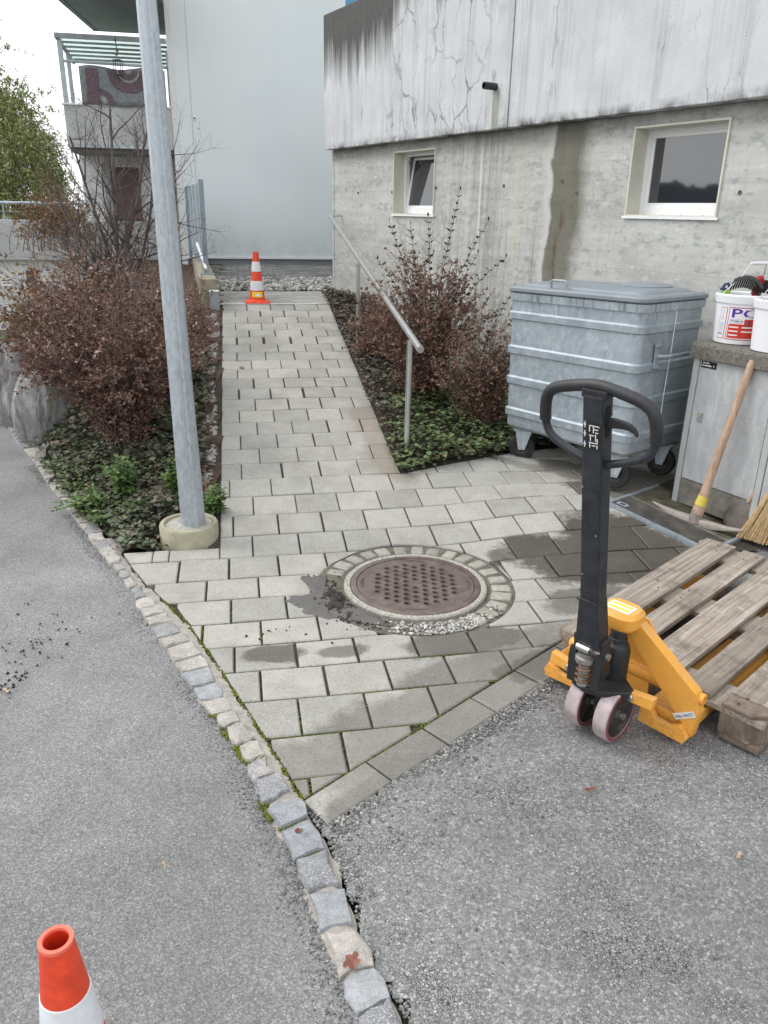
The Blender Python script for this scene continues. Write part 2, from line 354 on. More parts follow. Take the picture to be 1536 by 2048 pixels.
simple('iron', (.148, .114, .098), .5, .2, .35, 16, .3)
simple('iron_black', (.028, .029, .031), .5, .3, .25, 20, .2)
simple('hole_black', (.006, .006, .006), .9)
simple('paint_black', (.020, .023, .030), .42, 0, .5, 26, .12)
simple('rubber', (.016, .016, .017), .75, 0, .25, 25, .15)
simple('grip_rubber', (.020, .020, .023), .5, 0, .25, 30, .15)
simple('wheel_tread', (.40, .335, .335), .75, 0, .3, 22, .35)
simple('wheel_red', (.23, .06, .065), .55, 0, .2, 30)
simple('wheel_core', (.055, .052, .05), .6, .3, .5, 18, .3)
simple('grease_steel', (.36, .35, .34), .4, .7, .35, 40)
simple('spring_rust', (.22, .13, .08), .6, .5, .4, 50)
simple('steel', (.62, .62, .60), .28, .95, .08, 12)
simple('zinc_bolt', (.55, .55, .54), .35, .9, .15, 40)
simple('lid_grey', (.215, .245, .27), .5, 0, .1, 5, .1)
def facade_mat():
    g = G('plaster_pale', .9, 0, .25); v = g.obj(); z = g.sep(v)[2]
    c = g.ramp(g.noise(v, 1.1, 5, .6), [(.3, (.655, .705, .715)), (.7, (.70, .745, .755))])
    st = g.noise(g.map(v, (7, 7, .6)), 1.0, 5, .65); c = g.mix(g.val(st, .52, .82, 0, .07), c, (.50, .54, .55))
    sp = g.math('MULTIPLY', g.val(z, 1.45, 1.0), g.val(g.noise(g.map(v, (5, 5, 3)), 1.0, 6, .7), .35, .65)); c = g.mix(g.math('MULTIPLY', sp, .5), c, (.40, .42, .42))
    g.col(c); g.bump(g.noise(v, 220, 4, .6), .35, .004); g.bump(g.noise(v, 3, 3), .1, .02); MT['plaster_pale'] = g.m
facade_mat()
simple('plaster_white', (.66, .67, .67), .9, 0, .05, 2, .1)
simple('plinth_grey', (.30, .315, .345), .75, 0, .1, 3, .05)
simple('white_metal', (.72, .74, .75), .5, 0, .05, 8)
simple('cream_frame', (.62, .60, .52), .5, 0, .07, 5)
simple('window_white', (.78, .79, .79), .35, 0, .04, 8)
simple('interior_dark', (.02, .021, .023), .8)
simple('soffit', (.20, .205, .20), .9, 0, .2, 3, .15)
simple('balcony_concrete', (.42, .43, .42), .9, 0, .22, 2.5, .2)
simple('terrace_concrete', (.44, .45, .45), .9, 0, .15, 2.5, .2)
simple('door_brown', (.105, .072, .058), .6, 0, .2, 6)
simple('rug_ground', (.20, .22, .23), .95, 0, .25, 30, .5)
simple('rug_wine', (.135, .095, .110), .95, 0, .35, 45, .5)
simple('rug_light', (.32, .31, .31), .95, 0, .3, 45, .5)
simple('tarp_blue', (.13, .19, .38), .6, 0, .35, 8, .3)
simple('white_sheet', (.62, .67, .72), .6, 0, .12, 8, .3)
simple('slab_grain', (.165, .155, .135), .95, 0, .45, 60, .9)
simple('plate_dark', (.070, .066, .058), .92, 0, .5, 9, .8, .3)
simple('cab_frame', (.40, .42, .405), .8, 0, .14, 6, .1)
simple('cab_plinth', (.185, .175, .150), .9, 0, .4, 14, .3)
simple('sign_black', (.012, .012, .013), .4)
simple('sign_white', (.80, .80, .80), .5)
simple('bucket_white', (.80, .81, .83), .35, 0, .03, 6)
simple('print_red', (.62, .035, .015), .45); simple('print_line', (.50, .03, .05), .45)
simple('print_purple', (.10, .02, .34), .45); simple('print_lilac', (.52, .50, .72), .5); simple('print_dark', (.06, .06, .07), .5); simple('print_grey', (.45, .46, .5), .5)
simple('print_green', (.02, .26, .14), .5); simple('print_peach', (.72, .42, .33), .5)
simple('tool_green', (.30, .55, .03), .4); simple('tool_blue', (.02, .04, .10), .4); simple('tool_red', (.33, .012, .025), .4)
simple('bristle_black', (.015, .015, .016), .9, 0, .5, 90); simple('trowel_tan', (.42, .35, .27), .7)
simple('straw', (.66, .47, .25), .8, 0, .28, 50, .5); simple('straw_dark', (.30, .18, .08), .8); simple('thread', (.16, .11, .12), .8)
simple('tool_steel', (.30, .255, .225), .6, .35, .35, 16, .3); simple('edge_steel', (.50, .45, .40), .5, .4, .2, 20)
simple('shovel_steel', (.19, .165, .15), .6, .3, .4, 14, .2)
simple('tape_yellow', (.68, .54, .09), .5, 0, .15, 60, .4)
truck_paint()
simple('sticker', (.80, .79, .74), .45); simple('sticker_yellow', (.80, .62, .04), .45)
simple('cone_orange', (.72, .060, .018), .5, 0, .22, 26, .12); simple('cone_pale', (.80, .16, .10), .55, 0, .12, 20)
simple('cone_white', (.68, .70, .73), .4, 0, .13, 16); simple('cone_grey', (.60, .62, .64), .5)
simple('pebble_light', (.40, .395, .38), .9, 0, .5, 40, .2, .3, True); simple('pebble_grey', (.21, .21, .205), .9, 0, .5, 40, .2, .3, True)
simple('crumb_black', (.018, .018, .018), .9)
simple('forest', (.018, .026, .026), .95, 0, .4, .2, 0, .1, True)
simple('flower_pink', (.60, .10, .17), .6); simple('rope_white', (.65, .65, .63), .8); simple('ornament', (.30, .10, .04), .6); simple('teal', (.06, .28, .22), .5)
simple('base_concrete', (.345, .325, .235), .92, 0, .22, 12, .4); simple('base_fill', (.38, .365, .32), .95, 0, .4, 70, .8)
simple('canopy_edge', (.42, .47, .49), .6, .2, .15, 6); simple('wall_mossy', (.27, .25, .185), .95, 0, .4, 7, .5)
galv('screen_zinc', (.27, .32, .37), 12, .5, .35)
simple('stainless', (.64, .64, .62), .28, .9, .08, 9)
simple('lid_dark', (.05, .052, .055), .6, 0, .2, 20); simple('plate_mossy', (.105, .098, .068), .95, 0, .5, 11, .8, .2)
def bin_mat():
    g = G('galvanised_bin', .45, .45); v = g.obj(); z = g.sep(v)[2]
    a = g.noise(v, 3.2, 8, .72); b = g.noise(v, 26, 6, .75)
    c = g.ramp(a, [(.28, (.27, .325, .37)), (.5, (.36, .415, .46)), (.70, (.47, .52, .56))])
    c = g.mix(g.val(b, .53, .66, 0, .55), c, (.58, .63, .67)); c = g.mix(g.val(b, .44, .34, 0, .45), c, (.23, .275, .31))
    w = g.noise(g.map(v, (60, 60, 16), (0, 0, 0), (.3, .2, 0)), 1.0, 5, .8); c = g.mix(g.val(w, .60, .68, 0, .65), c, (.70, .74, .76))
    dr = g.math('MULTIPLY', g.noise(g.map(v, (34, 34, 1.2)), 1.0, 4, .7), g.val(z, .70, 1.06, .55, 1.15)); c = g.mix(g.val(dr, .60, .74, 0, .7), c, (.12, .14, .15))
    lo = g.math('MULTIPLY', g.val(z, .42, .22), g.val(g.noise(v, 14, 6, .7), .35, .6)); c = g.mix(g.math('MULTIPLY', lo, .4), c, (.22, .20, .17))
    g.col(c); g.rough(g.val(b, .3, .7, .36, .62)); g.bump(g.noise(v, 5, 3), .15, .02); g.bump(b, .08, .003); MT['galvanised_bin'] = g.m
bin_mat()
def island_mat(name, stops, rough=.85, bs=60, bump=.4):
    g = G(name, rough, 0, .3)
    c = g.ramp(g.island(), stops)
    c = g.mix(1, c, g.ramp(g.noise(g.pos(), bs, 5, .65), [(.3, .7), (.7, 1.25)]), 'MULTIPLY')
    g.col(c); g.bump(g.noise(g.pos(), bs, 5), bump, .004); MT[name] = g.m
island_mat('pebbles', [(0, (.10, .10, .098)), (.5, (.19, .188, .182)), (.85, (.28, .275, .262)), (1, (.46, .45, .42))])
island_mat('gravel_pale', [(0, (.20, .19, .175)), (.5, (.36, .35, .325)), (1, (.60, .59, .56))])
island_mat('cobble_far', [(0, (.20, .20, .19)), (1, (.34, .335, .32))])
def orand_mat(name, stops, rough=.85, bs=40, bump=.5, spk=None):
    g = G(name, rough, 0, .3)
    c = g.ramp(g.orand(), stops, 'CONSTANT' if len(stops) > 4 else 'LINEAR')
    c = g.mix(1, c, g.ramp(g.noise(g.pos(), bs, 6, .7), [(.3, .72), (.7, 1.22)]), 'MULTIPLY')
    c = g.mix(1, c, g.ramp(g.noise(g.pos(), 5, 3, .6), [(.3, .85), (.7, 1.12)]), 'MULTIPLY')
    if spk:
        s = g.sep(g.vor(g.pos(), 420, out='Color'))[0]
        c = g.mix(g.math('MULTIPLY', g.val(s, .82, .88), .6), c, spk)
    g.col(c); g.bump(g.noise(g.pos(), bs * 1.5, 6, .65), bump, .004); MT[name] = g.m
orand_mat('sett_granite', [(0, (.31, .29, .265)), (.16, (.36, .335, .305)), (.34, (.28, .27, .26)), (.5, (.34, .32, .29)), (.66, (.23, .235, .245)), (.8, (.38, .355, .32)), (.9, (.26, .262, .27))], spk=(.6, .58, .54))
orand_mat('sett_blue', [(0, (.235, .25, .265)), (1, (.31, .32, .33))], spk=(.45, .46, .48))
orand_mat('cobble_ring', [(0, (.23, .215, .18)), (.5, (.32, .305, .265)), (1, (.40, .38, .335))])
def boulder_mat():
    g = G('boulder', .9, 0, .3); v = g.pos()
    a = g.noise(g.map(v, (9, 9, 2.5), (0, 0, 0), (.5, .3, 0)), 1.0, 8, .7, .8); b = g.noise(v, 40, 6, .7)
    c = g.ramp(a, [(.32, (.050, .050, .048)), (.42, (.17, .17, .168)), (.56, (.29, .288, .28)), (.68, (.48, .475, .46))])
    c = g.mix(1, c, g.ramp(b, [(.3, .75), (.7, 1.2)]), 'MULTIPLY')
    c = g.mix(1, c, g.ramp(g.orand(), [(0, .85), (1, 1.15)]), 'MULTIPLY')
    g.col(c); g.bump(a, 1.0, .03); g.bump(b, .5, .006); MT['boulder'] = g.m
boulder_mat()
def cabinet_door():
    g = G('cabinet_door', .7, 0, .35)
    v = g.obj()
    q = g.n('VectorMath', {0: g.map(v, (1, 1, .32)), 1: (.012, .012, .012)}, operation='SNAP').outputs[0]
    k = g.noise(q, 16.0, 3, .65); k2 = g.noise(g.map(v, (50, 50, 130)), 1.0, 4, .7)
    c = g.ramp(k, [(.0, (.385, .395, .405)), (.44, (.43, .44, .45)), (.55, (.50, .51, .515)), (.66, (.56, .565, .57))], 'CONSTANT')
    c = g.mix(g.val(k2, .4, .7, 0, .35), c, (.33, .345, .36))
    c = g.mix(g.val(g.noise(v, 7, 5, .7), .55, .75, 0, .35), c, (.50, .48, .44))
    g.col(c); MT['cabinet_door'] = g.m
cabinet_door()
def glass(name, col, ior=1.9, rough=.03):
    g = G(name, rough, 0, .5, col); g.set(g.b, 'IOR', ior); MT[name] = g.m
glass('pane_dark', (.020, .023, .030), 2.1); glass('pane_balustrade', (.10, .26, .38), 1.6)
def tglass(name, col, tr=.75):
    g = G(name, .05, 0, .5, col); g.set(g.b, 'Transmission Weight', tr); g.set(g.b, 'IOR', 1.05); MT[name] = g.m
tglass('canopy_glass', (.80, .92, .90), .8)

# ------------------------------------------------------------------ objects
def link(o, parent=None):
    COL.objects.link(o)
    if parent: o.parent = parent
    return o
def tag(o, label=None, cat=None, group=None, kind=None):
    if label: o['label'] = label
    if cat: o['category'] = cat
    if group: o['group'] = group
    if kind: o['kind'] = kind
    return o
def thing(name, label, cat, loc=(0, 0, 0), rot=(0, 0, 0), group=None):
    o = bpy.data.objects.new(name, None); o.empty_display_size = .1; link(o)
    o.location = loc; o.rotation_euler = rot
    return tag(o, label, cat, group)
class MB:
    def __init__(s): s.v = []; s.f = []; s.mi = []; s.cur = 0
    def add(s, vs, fs):
        b = len(s.v); s.v += [tuple(x) for x in vs]; s.f += [[i + b for i in f] for f in fs]; s.mi += [s.cur] * len(fs); return s
    def box(s, c, d, M=None):
        x, y, z = d[0] / 2, d[1] / 2, d[2] / 2
        vs = [Vector((a * x, b * y, e * z)) for e in (-1, 1) for a, b in ((-1, -1), (1, -1), (1, 1), (-1, 1))]
        if M: vs = [M @ p for p in vs]
        return s.add([p + Vector(c) for p in vs], [(3, 2, 1, 0), (4, 5, 6, 7), (0, 1, 5, 4), (1, 2, 6, 5), (2, 3, 7, 6), (3, 0, 4, 7)])
    def span(s, a, b): return s.box([(p + q) / 2 for p, q in zip(a, b)], [abs(q - p) for p, q in zip(a, b)])
    def prism(s, poly, a, b, axis='z'):
        n = len(poly)
        def P(p, h): return (p[0], p[1], h) if axis == 'z' else ((p[0], h, p[1]) if axis == 'y' else (h, p[0], p[1]))
        vs = [P(p, a) for p in poly] + [P(p, b) for p in poly]
        fs = [list(range(n))[::-1], list(range(n, 2 * n))] + [(i, (i + 1) % n, n + (i + 1) % n, n + i) for i in range(n)]
        return s.add(vs, fs)
    def tube(s, pts, r, n=8, cap=True, closed=False):
        pts = [Vector(p) for p in pts]; m = len(pts)
        rs = r if isinstance(r, (list, tuple)) else [r] * m
        t0 = (pts[1] - pts[0]).normalized(); up = Vector((0, 0, 1)) if abs(t0.z) < .9 else Vector((1, 0, 0))
        a = t0.cross(up).normalized(); vs = []
        for i, p in enumerate(pts):
            if closed: t = pts[(i + 1) % m] - pts[i - 1]
            else: t = pts[min(i + 1, m - 1)] - pts[max(i - 1, 0)]
            t.normalize(); a = (a - t * a.dot(t))
            a = a.normalized() if a.length > 1e-6 else t.orthogonal().normalized()
            b = t.cross(a)
            vs += [p + (a * math.cos(2 * math.pi * k / n) + b * math.sin(2 * math.pi * k / n)) * rs[i] for k in range(n)]
        fs = []
        for i in range(m if closed else m - 1):
            j = (i + 1) % m
            fs += [(i * n + k, i * n + (k + 1) % n, j * n + (k + 1) % n, j * n + k) for k in range(n)]
        if cap and not closed: fs += [list(range(n))[::-1], list(range((m - 1) * n, m * n))]
        return s.add(vs, fs)
    def lathe(s, prof, n=32, c=(0, 0, 0), M=None, close=False):
        m = len(prof); vs = []
        for r, z in prof:
            for k in range(n):
                p = Vector((r * math.cos(2 * math.pi * k / n), r * math.sin(2 * math.pi * k / n), z))
                if M: p = M @ p
                vs.append(p + Vector(c))
        fs = [(i * n + k, i * n + (k + 1) % n, (i + 1) * n + (k + 1) % n, (i + 1) * n + k) for i in range(m - 1) for k in range(n)]
        if close: fs += [((m - 1) * n + k, (m - 1) * n + (k + 1) % n, (k + 1) % n, k) for k in range(n)]
        else:
            if prof[0][0] > 1e-6: fs.append(list(range(n))[::-1])
            if prof[-1][0] > 1e-6: fs.append(list(range((m - 1) * n, m * n)))
        return s.add(vs, fs)
    def build(s, name, mat, parent=None, smooth=None, bevel=0, seg=2):
        me = bpy.data.meshes.new(name); me.from_pydata(s.v, [], s.f)
        for m in (mat if isinstance(mat, (list, tuple)) else [mat]): me.materials.append(MT[m])
        if len(me.materials) > 1: me.polygons.foreach_set('material_index', s.mi)
        bm = bmesh.new(); bm.from_mesh(me)
        bmesh.ops.recalc_face_normals(bm, faces=bm.faces)
        if bevel:
            es = [e for e in bm.edges if len(e.link_faces) == 2 and e.calc_face_angle(0) > R(28)]
            bmesh.ops.bevel(bm, geom=es, offset=bevel, segments=seg, affect='EDGES', profile=.6, clamp_overlap=True)
        bm.to_mesh(me); bm.free()
        if smooth is not None: me.shade_smooth(); me.set_sharp_from_angle(angle=R(smooth))
        o = bpy.data.objects.new(name, me); return link(o, parent)
def copy_tree(o, parent=None):
    c = o.copy(); COL.objects.link(c)
    if parent: c.parent = parent
    for ch in list(o.children): copy_tree(ch, c)
    return c
def raw(name, V, F, mat, parent=None, smooth=False):
    """fast mesh from numpy arrays, all faces with the same corner count"""
    V = np.asarray(V, np.float32); F = np.asarray(F, np.int32); k = F.shape[1]
    me = bpy.data.meshes.new(name)
    me.vertices.add(len(V)); me.vertices.foreach_set('co', V.ravel())
    me.loops.add(F.size); me.loops.foreach_set('vertex_index', F.ravel())
    me.polygons.add(len(F)); me.polygons.foreach_set('loop_start', np.arange(0, F.size, k, dtype=np.int32))
    me.update(calc_edges=True); me.validate()
    me.materials.append(MT[mat])
    if smooth: me.shade_smooth()
    return link(bpy.data.objects.new(name, me), parent)
def nrm(a): return a / np.maximum(np.linalg.norm(a, axis=1, keepdims=True), 1e-9)
def leaves(name, P, D, S, wr, mat, parent=None, up=0.0, fold=.12):
    """one folded leaf blade at every point: P base, D direction, S length"""
    P = np.asarray(P, float); n = len(P); D = nrm(np.asarray(D, float)); S = np.asarray(S, float).reshape(-1, 1)
    ref = nr.normal(size=(n, 3)) * (1 - up) + np.array([[0, 0, 1.]]) * up * 2
    side = nrm(np.cross(D, ref)); N = np.cross(side, D)
    mid = P + D * S * .48 - N * S * .02
    Lf = P + D * S * .42 + side * S * wr * .5 + N * S * fold; Rt = P + D * S * .42 - side * S * wr * .5 + N * S * fold
    tip = P + D * S - N * S * .08
    V = np.stack([P, Lf, tip, Rt, mid], 1).reshape(-1, 3)
    b = (np.arange(n) * 5)[:, None, None]
    F = (np.array([[0, 4, 1], [1, 4, 2], [0, 3, 4], [4, 3, 2]])[None] + b).reshape(-1, 3)
    return raw(name, V, F, mat, parent)
ICO = bmesh.new(); bmesh.ops.create_icosphere(ICO, subdivisions=1, radius=1.0)
ICO_V = np.array([v.co[:] for v in ICO.verts]); ICO_F = np.array([[v.index for v in f.verts] for f in ICO.faces]); ICO.free()
OCT_V = np.array([(1, 0, 0), (-1, 0, 0), (0, 1, 0), (0, -1, 0), (0, 0, 1), (0, 0, -1)], float)
OCT_F = np.array([(0, 2, 4), (2, 1, 4), (1, 3, 4), (3, 0, 4), (2, 0, 5), (1, 2, 5), (3, 1, 5), (0, 3, 5)])
def stones(name, P, S, mat, parent=None, flat=.65, ico=True):
    """many small broken stones as one mesh"""
    P = np.asarray(P, float); n = len(P); BV, BF = (ICO_V, ICO_F) if ico else (OCT_V, OCT_F)
    k = len(BV)
    sc_ = np.asarray(S, float).reshape(-1, 1, 1) * nr.uniform(.65, 1.25, (n, 1, 3)); sc_[:, :, 2] *= flat
    a = nr.uniform(0, 6.28, n); ca, sa = np.cos(a), np.sin(a)
    V = BV[None] * nr.uniform(.75, 1.2, (n, k, 1)) * sc_
    X = V[:, :, 0] * ca[:, None] - V[:, :, 1] * sa[:, None]; Y = V[:, :, 0] * sa[:, None] + V[:, :, 1] * ca[:, None]
    V = np.stack([X, Y, V[:, :, 2]], 2) + P[:, None, :]
    F = (BF[None] + (np.arange(n) * k)[:, None, None]).reshape(-1, 3)
    return raw(name, V.reshape(-1, 3), F, mat, parent)
def rock(name, c, d, mat, parent=None, seed=0, rot=0, rough=.25):
    """one angular boulder"""
    bm = bmesh.new(); bmesh.ops.create_icosphere(bm, subdivisions=4, radius=1.0)
    q = random.Random(seed); cuts = []
    for _ in range(17):
        n = Vector((q.gauss(0, 1), q.gauss(0, 1), q.gauss(0, .6))).normalized(); cuts.append((n, q.uniform(.42, .82)))
    from mathutils import noise as mn
    for v in bm.verts:
        p = v.co.copy()
        for n, h in cuts:
            e = p.dot(n) - h
            if e > 0: p -= n * e
        w_ = mn.fractal(Vector((p.x * 2 + seed, p.y * 2, p.z * .9)), .8, 2.0, 5) * .10 + abs(mn.noise(Vector((p.x * 6, p.y * 6 + seed, p.z * 1.2)))) * .06
        v.co = Vector((p.x * d[0], p.y * d[1], p.z * d[2])) * (1.12 + w_)
    me = bpy.data.meshes.new(name); bm.to_mesh(me); bm.free(); me.materials.append(MT[mat])
    me.shade_smooth(); me.set_sharp_from_angle(angle=R(14))
    o = link(bpy.data.objects.new(name, me), parent); o.location = c; o.rotation_euler = (0, 0, rot); return o

# ------------------------------------------------------------------ the lie of the land
O2 = Vector((-.825, 3.537)); U2 = Vector((-.187, .982)); V2 = Vector((.982, .187))     # foot of the ramp, uphill and across
def SC(x, y):
    d = Vector((x, y)) - O2; return d.dot(U2), d.dot(V2)
def XY(s, c): p = O2 + U2 * s + V2 * c; return p.x, p.y
def ss(a, b, x):
    t = min(1, max(0, (x - a) / (b - a))); return t * t * (3 - 2 * t)
TOP = 4.62
def gz(x, y):
    s, c = SC(x, y)
    t = max(0, s + .1); a = .16 * (t * t / .4 if t < .2 else t - .1)
    if s > TOP: a = .16 * TOP + .04 * (s - TOP)
    r = .1 * ss(-.55, .5, s) + .02 * max(0, s - .5)
    w = ss(1.05, 1.9 + .7 * ss(.6, 1.2, s), c) if s < TOP else 0
    return (1 - w) * a + w * r
KL = [(.04, .9), (-.035, 1.174), (-.109, 1.328), (-.158, 1.441), (-.193, 1.543), (-.233, 1.63), (-.305, 1.756), (-.372, 1.883), (-.433, 2.022), (-.56, 2.215), (-.647, 2.327), (-.8, 2.57), (-1.004, 2.883), (-1.127, 3.107), (-1.269, 3.344), (-1.45, 3.588), (-1.634, 3.864), (-2.10, 4.55), (-2.485, 5.16), (-2.735, 5.494), (-3.074, 6.05), (-4.3, 8.0)]
KR = [(.14, .9), (.06, 1.176), (-.027, 1.317), (-.049, 1.397), (-.083, 1.508), (-.131, 1.633), (-.176, 1.734), (-.253, 1.837), (-.334, 1.973), (-.444, 2.149), (-.539, 2.299), (-.618, 2.464), (-.732, 2.664), (-.849, 2.813), (-.974, 2.995), (-1.089, 3.145), (-1.277, 3.423), (-1.393, 3.611), (-1.56, 3.90), (-2.02, 4.60), (-2.40, 5.21), (-2.65, 5.55), (-2.98, 6.1), (-4.2, 8.0)]
MR = [(-.200, 1.79), (-.227, 1.837), (-.383, 2.117), (-.609, 2.514), (-.825, 2.873), (-.966, 3.056), (-1.106, 3.228), (-1.341, 3.568)]
def xat(poly, y):
    if y <= poly[0][1]: return poly[0][0]
    for (x0, y0), (x1, y1) in zip(poly, poly[1:]):
        if y <= y1: return x0 + (x1 - x0) * (y - y0) / (y1 - y0)
    return poly[-1][0]
def bedz_left(x, y):
    d = x - xat(KR, y)
    k = 1 - ss(.16, .26, math.hypot(x + 1.03, y - 3.76))
    return gz(x, y) * ss(-.02, .55, d) + .02 * ss(0, .1, d) - .05 * k

def grid(name, x0, x1, y0, y1, step, keep, zf, mat, uvw=False, parent=None):
    nx = int((x1 - x0) / step) + 1; ny = int((y1 - y0) / step) + 1
    idx = {}; V = []; F = []
    def vid(i, j):
        if (i, j) not in idx:
            x = x0 + i * step; y = y0 + j * step
            if uvw: x, y = XY(y, x)
            idx[(i, j)] = len(V); V.append((x, y, zf(x, y)))
        return idx[(i, j)]
    for j in range(ny):
        for i in range(nx):
            x = x0 + (i + .5) * step; y = y0 + (j + .5) * step
            if uvw: x, y = XY(y, x)
            if keep(x, y): F.append((vid(i, j), vid(i + 1, j), vid(i + 1, j + 1), vid(i, j + 1)))
    return raw(name, V, F, mat, parent, True)
def wob(x, y): return .0025 * math.sin(x * 5.1 + 1.3 * math.sin(y * 3.7)) + .002 * math.sin(y * 7.3 + x * 2.1)
EDGE0 = Vector((-.146, 1.74)); EDIR = Vector((.714, .700)).normalized(); EN = Vector((-EDIR.y, EDIR.x))   # outer line of the edging pavers
def edge_d(x, y): return (Vector((x, y)) - EDGE0).dot(EN)       # > 0 on the paved side

tag(grid('ground', -700, 700, -700, 700, 35, lambda x, y: True, lambda x, y: -.12 if abs(x) < 60 and abs(y) < 60 else -.6, 'ground_far'), kind='structure')
tag(grid('road', -7, .2, -2.5, 7.2, .04, lambda x, y: x < xat(KL, y) + .02, lambda x, y: -.004 + wob(x, y), 'asphalt'), kind='structure')
tag(grid('forecourt', -.2, 6, -2.5, 4.6, .04, lambda x, y: x > xat(KR, y) + .015 and edge_d(x, y) < .0 or (x > 1.80 and edge_d(x, y) < .5 and y < 3.95), lambda x, y: -.006 + wob(x + 4, y * 1.3), 'asphalt_worn'), kind='structure')
tag(grid('subsoil', -1.6, 5.5, -3, 1.2, .06, lambda x, y: True, lambda x, y: 0, 'joint_soil'), kind='structure')
bpy.data.objects['subsoil'].location.z = -.022

# ------------------------------------------------------------------ the paved path: every stone its own piece
path = tag(grid('paved_path', -.62, 4.6, -1.98, TOP + .06, .08, lambda x, y: (x > xat(MR, y) if y < 3.5 else SC(x, y)[1] > -.06) and edge_d(x, y) > -.0, lambda x, y: gz(x, y) - .013, 'joint_soil', True), kind='structure')
MH = Vector((.155, 3.285)); RINGR = .472
def clip(poly, p, n):
    out = []; m = len(poly)
    for i in range(m):
        a, b = poly[i], poly[(i + 1) % m]; da = (a - p).dot(n); db = (b - p).dot(n)
        if da >= 0: out.append(a)
        if (da >= 0) != (db >= 0): out.append(a + (b - a) * (da / (da - db)))
    return out
def area(poly): return abs(sum(a.x * b.y - b.x * a.y for a, b in zip(poly, poly[1:] + poly[:1]))) / 2
def cut_disc(poly, c, r):
    if all((p - c).length > r + .25 for p in poly): return [poly]
    pts = []
    for a, b in zip(poly, poly[1:] + poly[:1]):
        k = max(2, int((b - a).length / .012)); pts += [a + (b - a) * (i / k) for i in range(k)]
    ins = [(p - c).length < r for p in pts]
    if not any(ins): return [poly]
    if all(ins): return []
    n = len(pts); runs = []; i0 = next(i for i in range(n) if ins[i - 1] and not ins[i])
    cur = []
    for k in range(n + 1):
        i = (i0 + k) % n
        if k < n and not ins[i]: cur.append(pts[i])
        elif cur: runs.append(cur); cur = []
    res = []
    for run in runs:
        a0 = math.atan2(run[-1].y - c.y, run[-1].x - c.x); a1 = math.atan2(run[0].y - c.y, run[0].x - c.x)
        d = (a1 - a0 + math.pi) % (2 * math.pi) - math.pi
        arc = [c + Vector((math.cos(a0 + d * t), math.sin(a0 + d * t))) * r for t in (0, .25, .5, .75, 1)]
        # drop the in-between points along straight edges
        keep = [run[0]] + [q for p_, q, n_ in zip(run, run[1:], run[2:]) if abs((q - p_).cross(n_ - q)) > 1e-7] + [run[-1]]
        pl = keep + arc
        if area(pl) > .0012: res.append(pl)
    return res
def paver(poly, zf, mat='paver', name='paver', parent=path, ch=.005, depth=.045, tilt=.0025, lift=0.0):
    c = sum(poly, Vector((0, 0))) / len(poly)
    if sum(a.x * b.y - b.x * a.y for a, b in zip(poly, poly[1:] + poly[:1])) < 0: poly = poly[::-1]
    tx, ty, dz = rnd.gauss(0, tilt) * 3, rnd.gauss(0, tilt) * 3, rnd.gauss(0, tilt * .5) + lift
    n = len(poly); V = []
    def z(p): return zf(p.x, p.y) + dz + (p.x - c.x) * tx + (p.y - c.y) * ty
    inner = []
    for i in range(n):
        a, b, d = poly[i - 1], poly[i], poly[(i + 1) % n]
        e1 = (b - a); e2 = (d - b)
        if e1.length < 1e-5 or e2.length < 1e-5: inner.append(b + (c - b).normalized() * ch); continue
        n1 = Vector((-e1.y, e1.x)).normalized(); n2 = Vector((-e2.y, e2.x)).normalized(); m = n1 + n2
        m = m.normalized() if m.length > .2 else n1
        inner.append(b + m * min(ch / max(.45, m.dot(n1)), .012))
    for p in inner: V.append((p.x - c.x, p.y - c.y, z(p)))
    for p in poly: V.append((p.x - c.x, p.y - c.y, z(p) - ch * .8))
    for p in poly: V.append((p.x - c.x, p.y - c.y, z(p) - depth))
    F = [list(range(n))]
    for k in (0, n): F += [(k + i, k + n + i, k + n + (i + 1) % n, k + (i + 1) % n) for i in range(n)]
    me = bpy.data.meshes.new(name); me.from_pydata(V, [], F); me.materials.append(MT[mat])
    o = link(bpy.data.objects.new(name, me), parent); o.location = (c.x, c.y, 0); return o

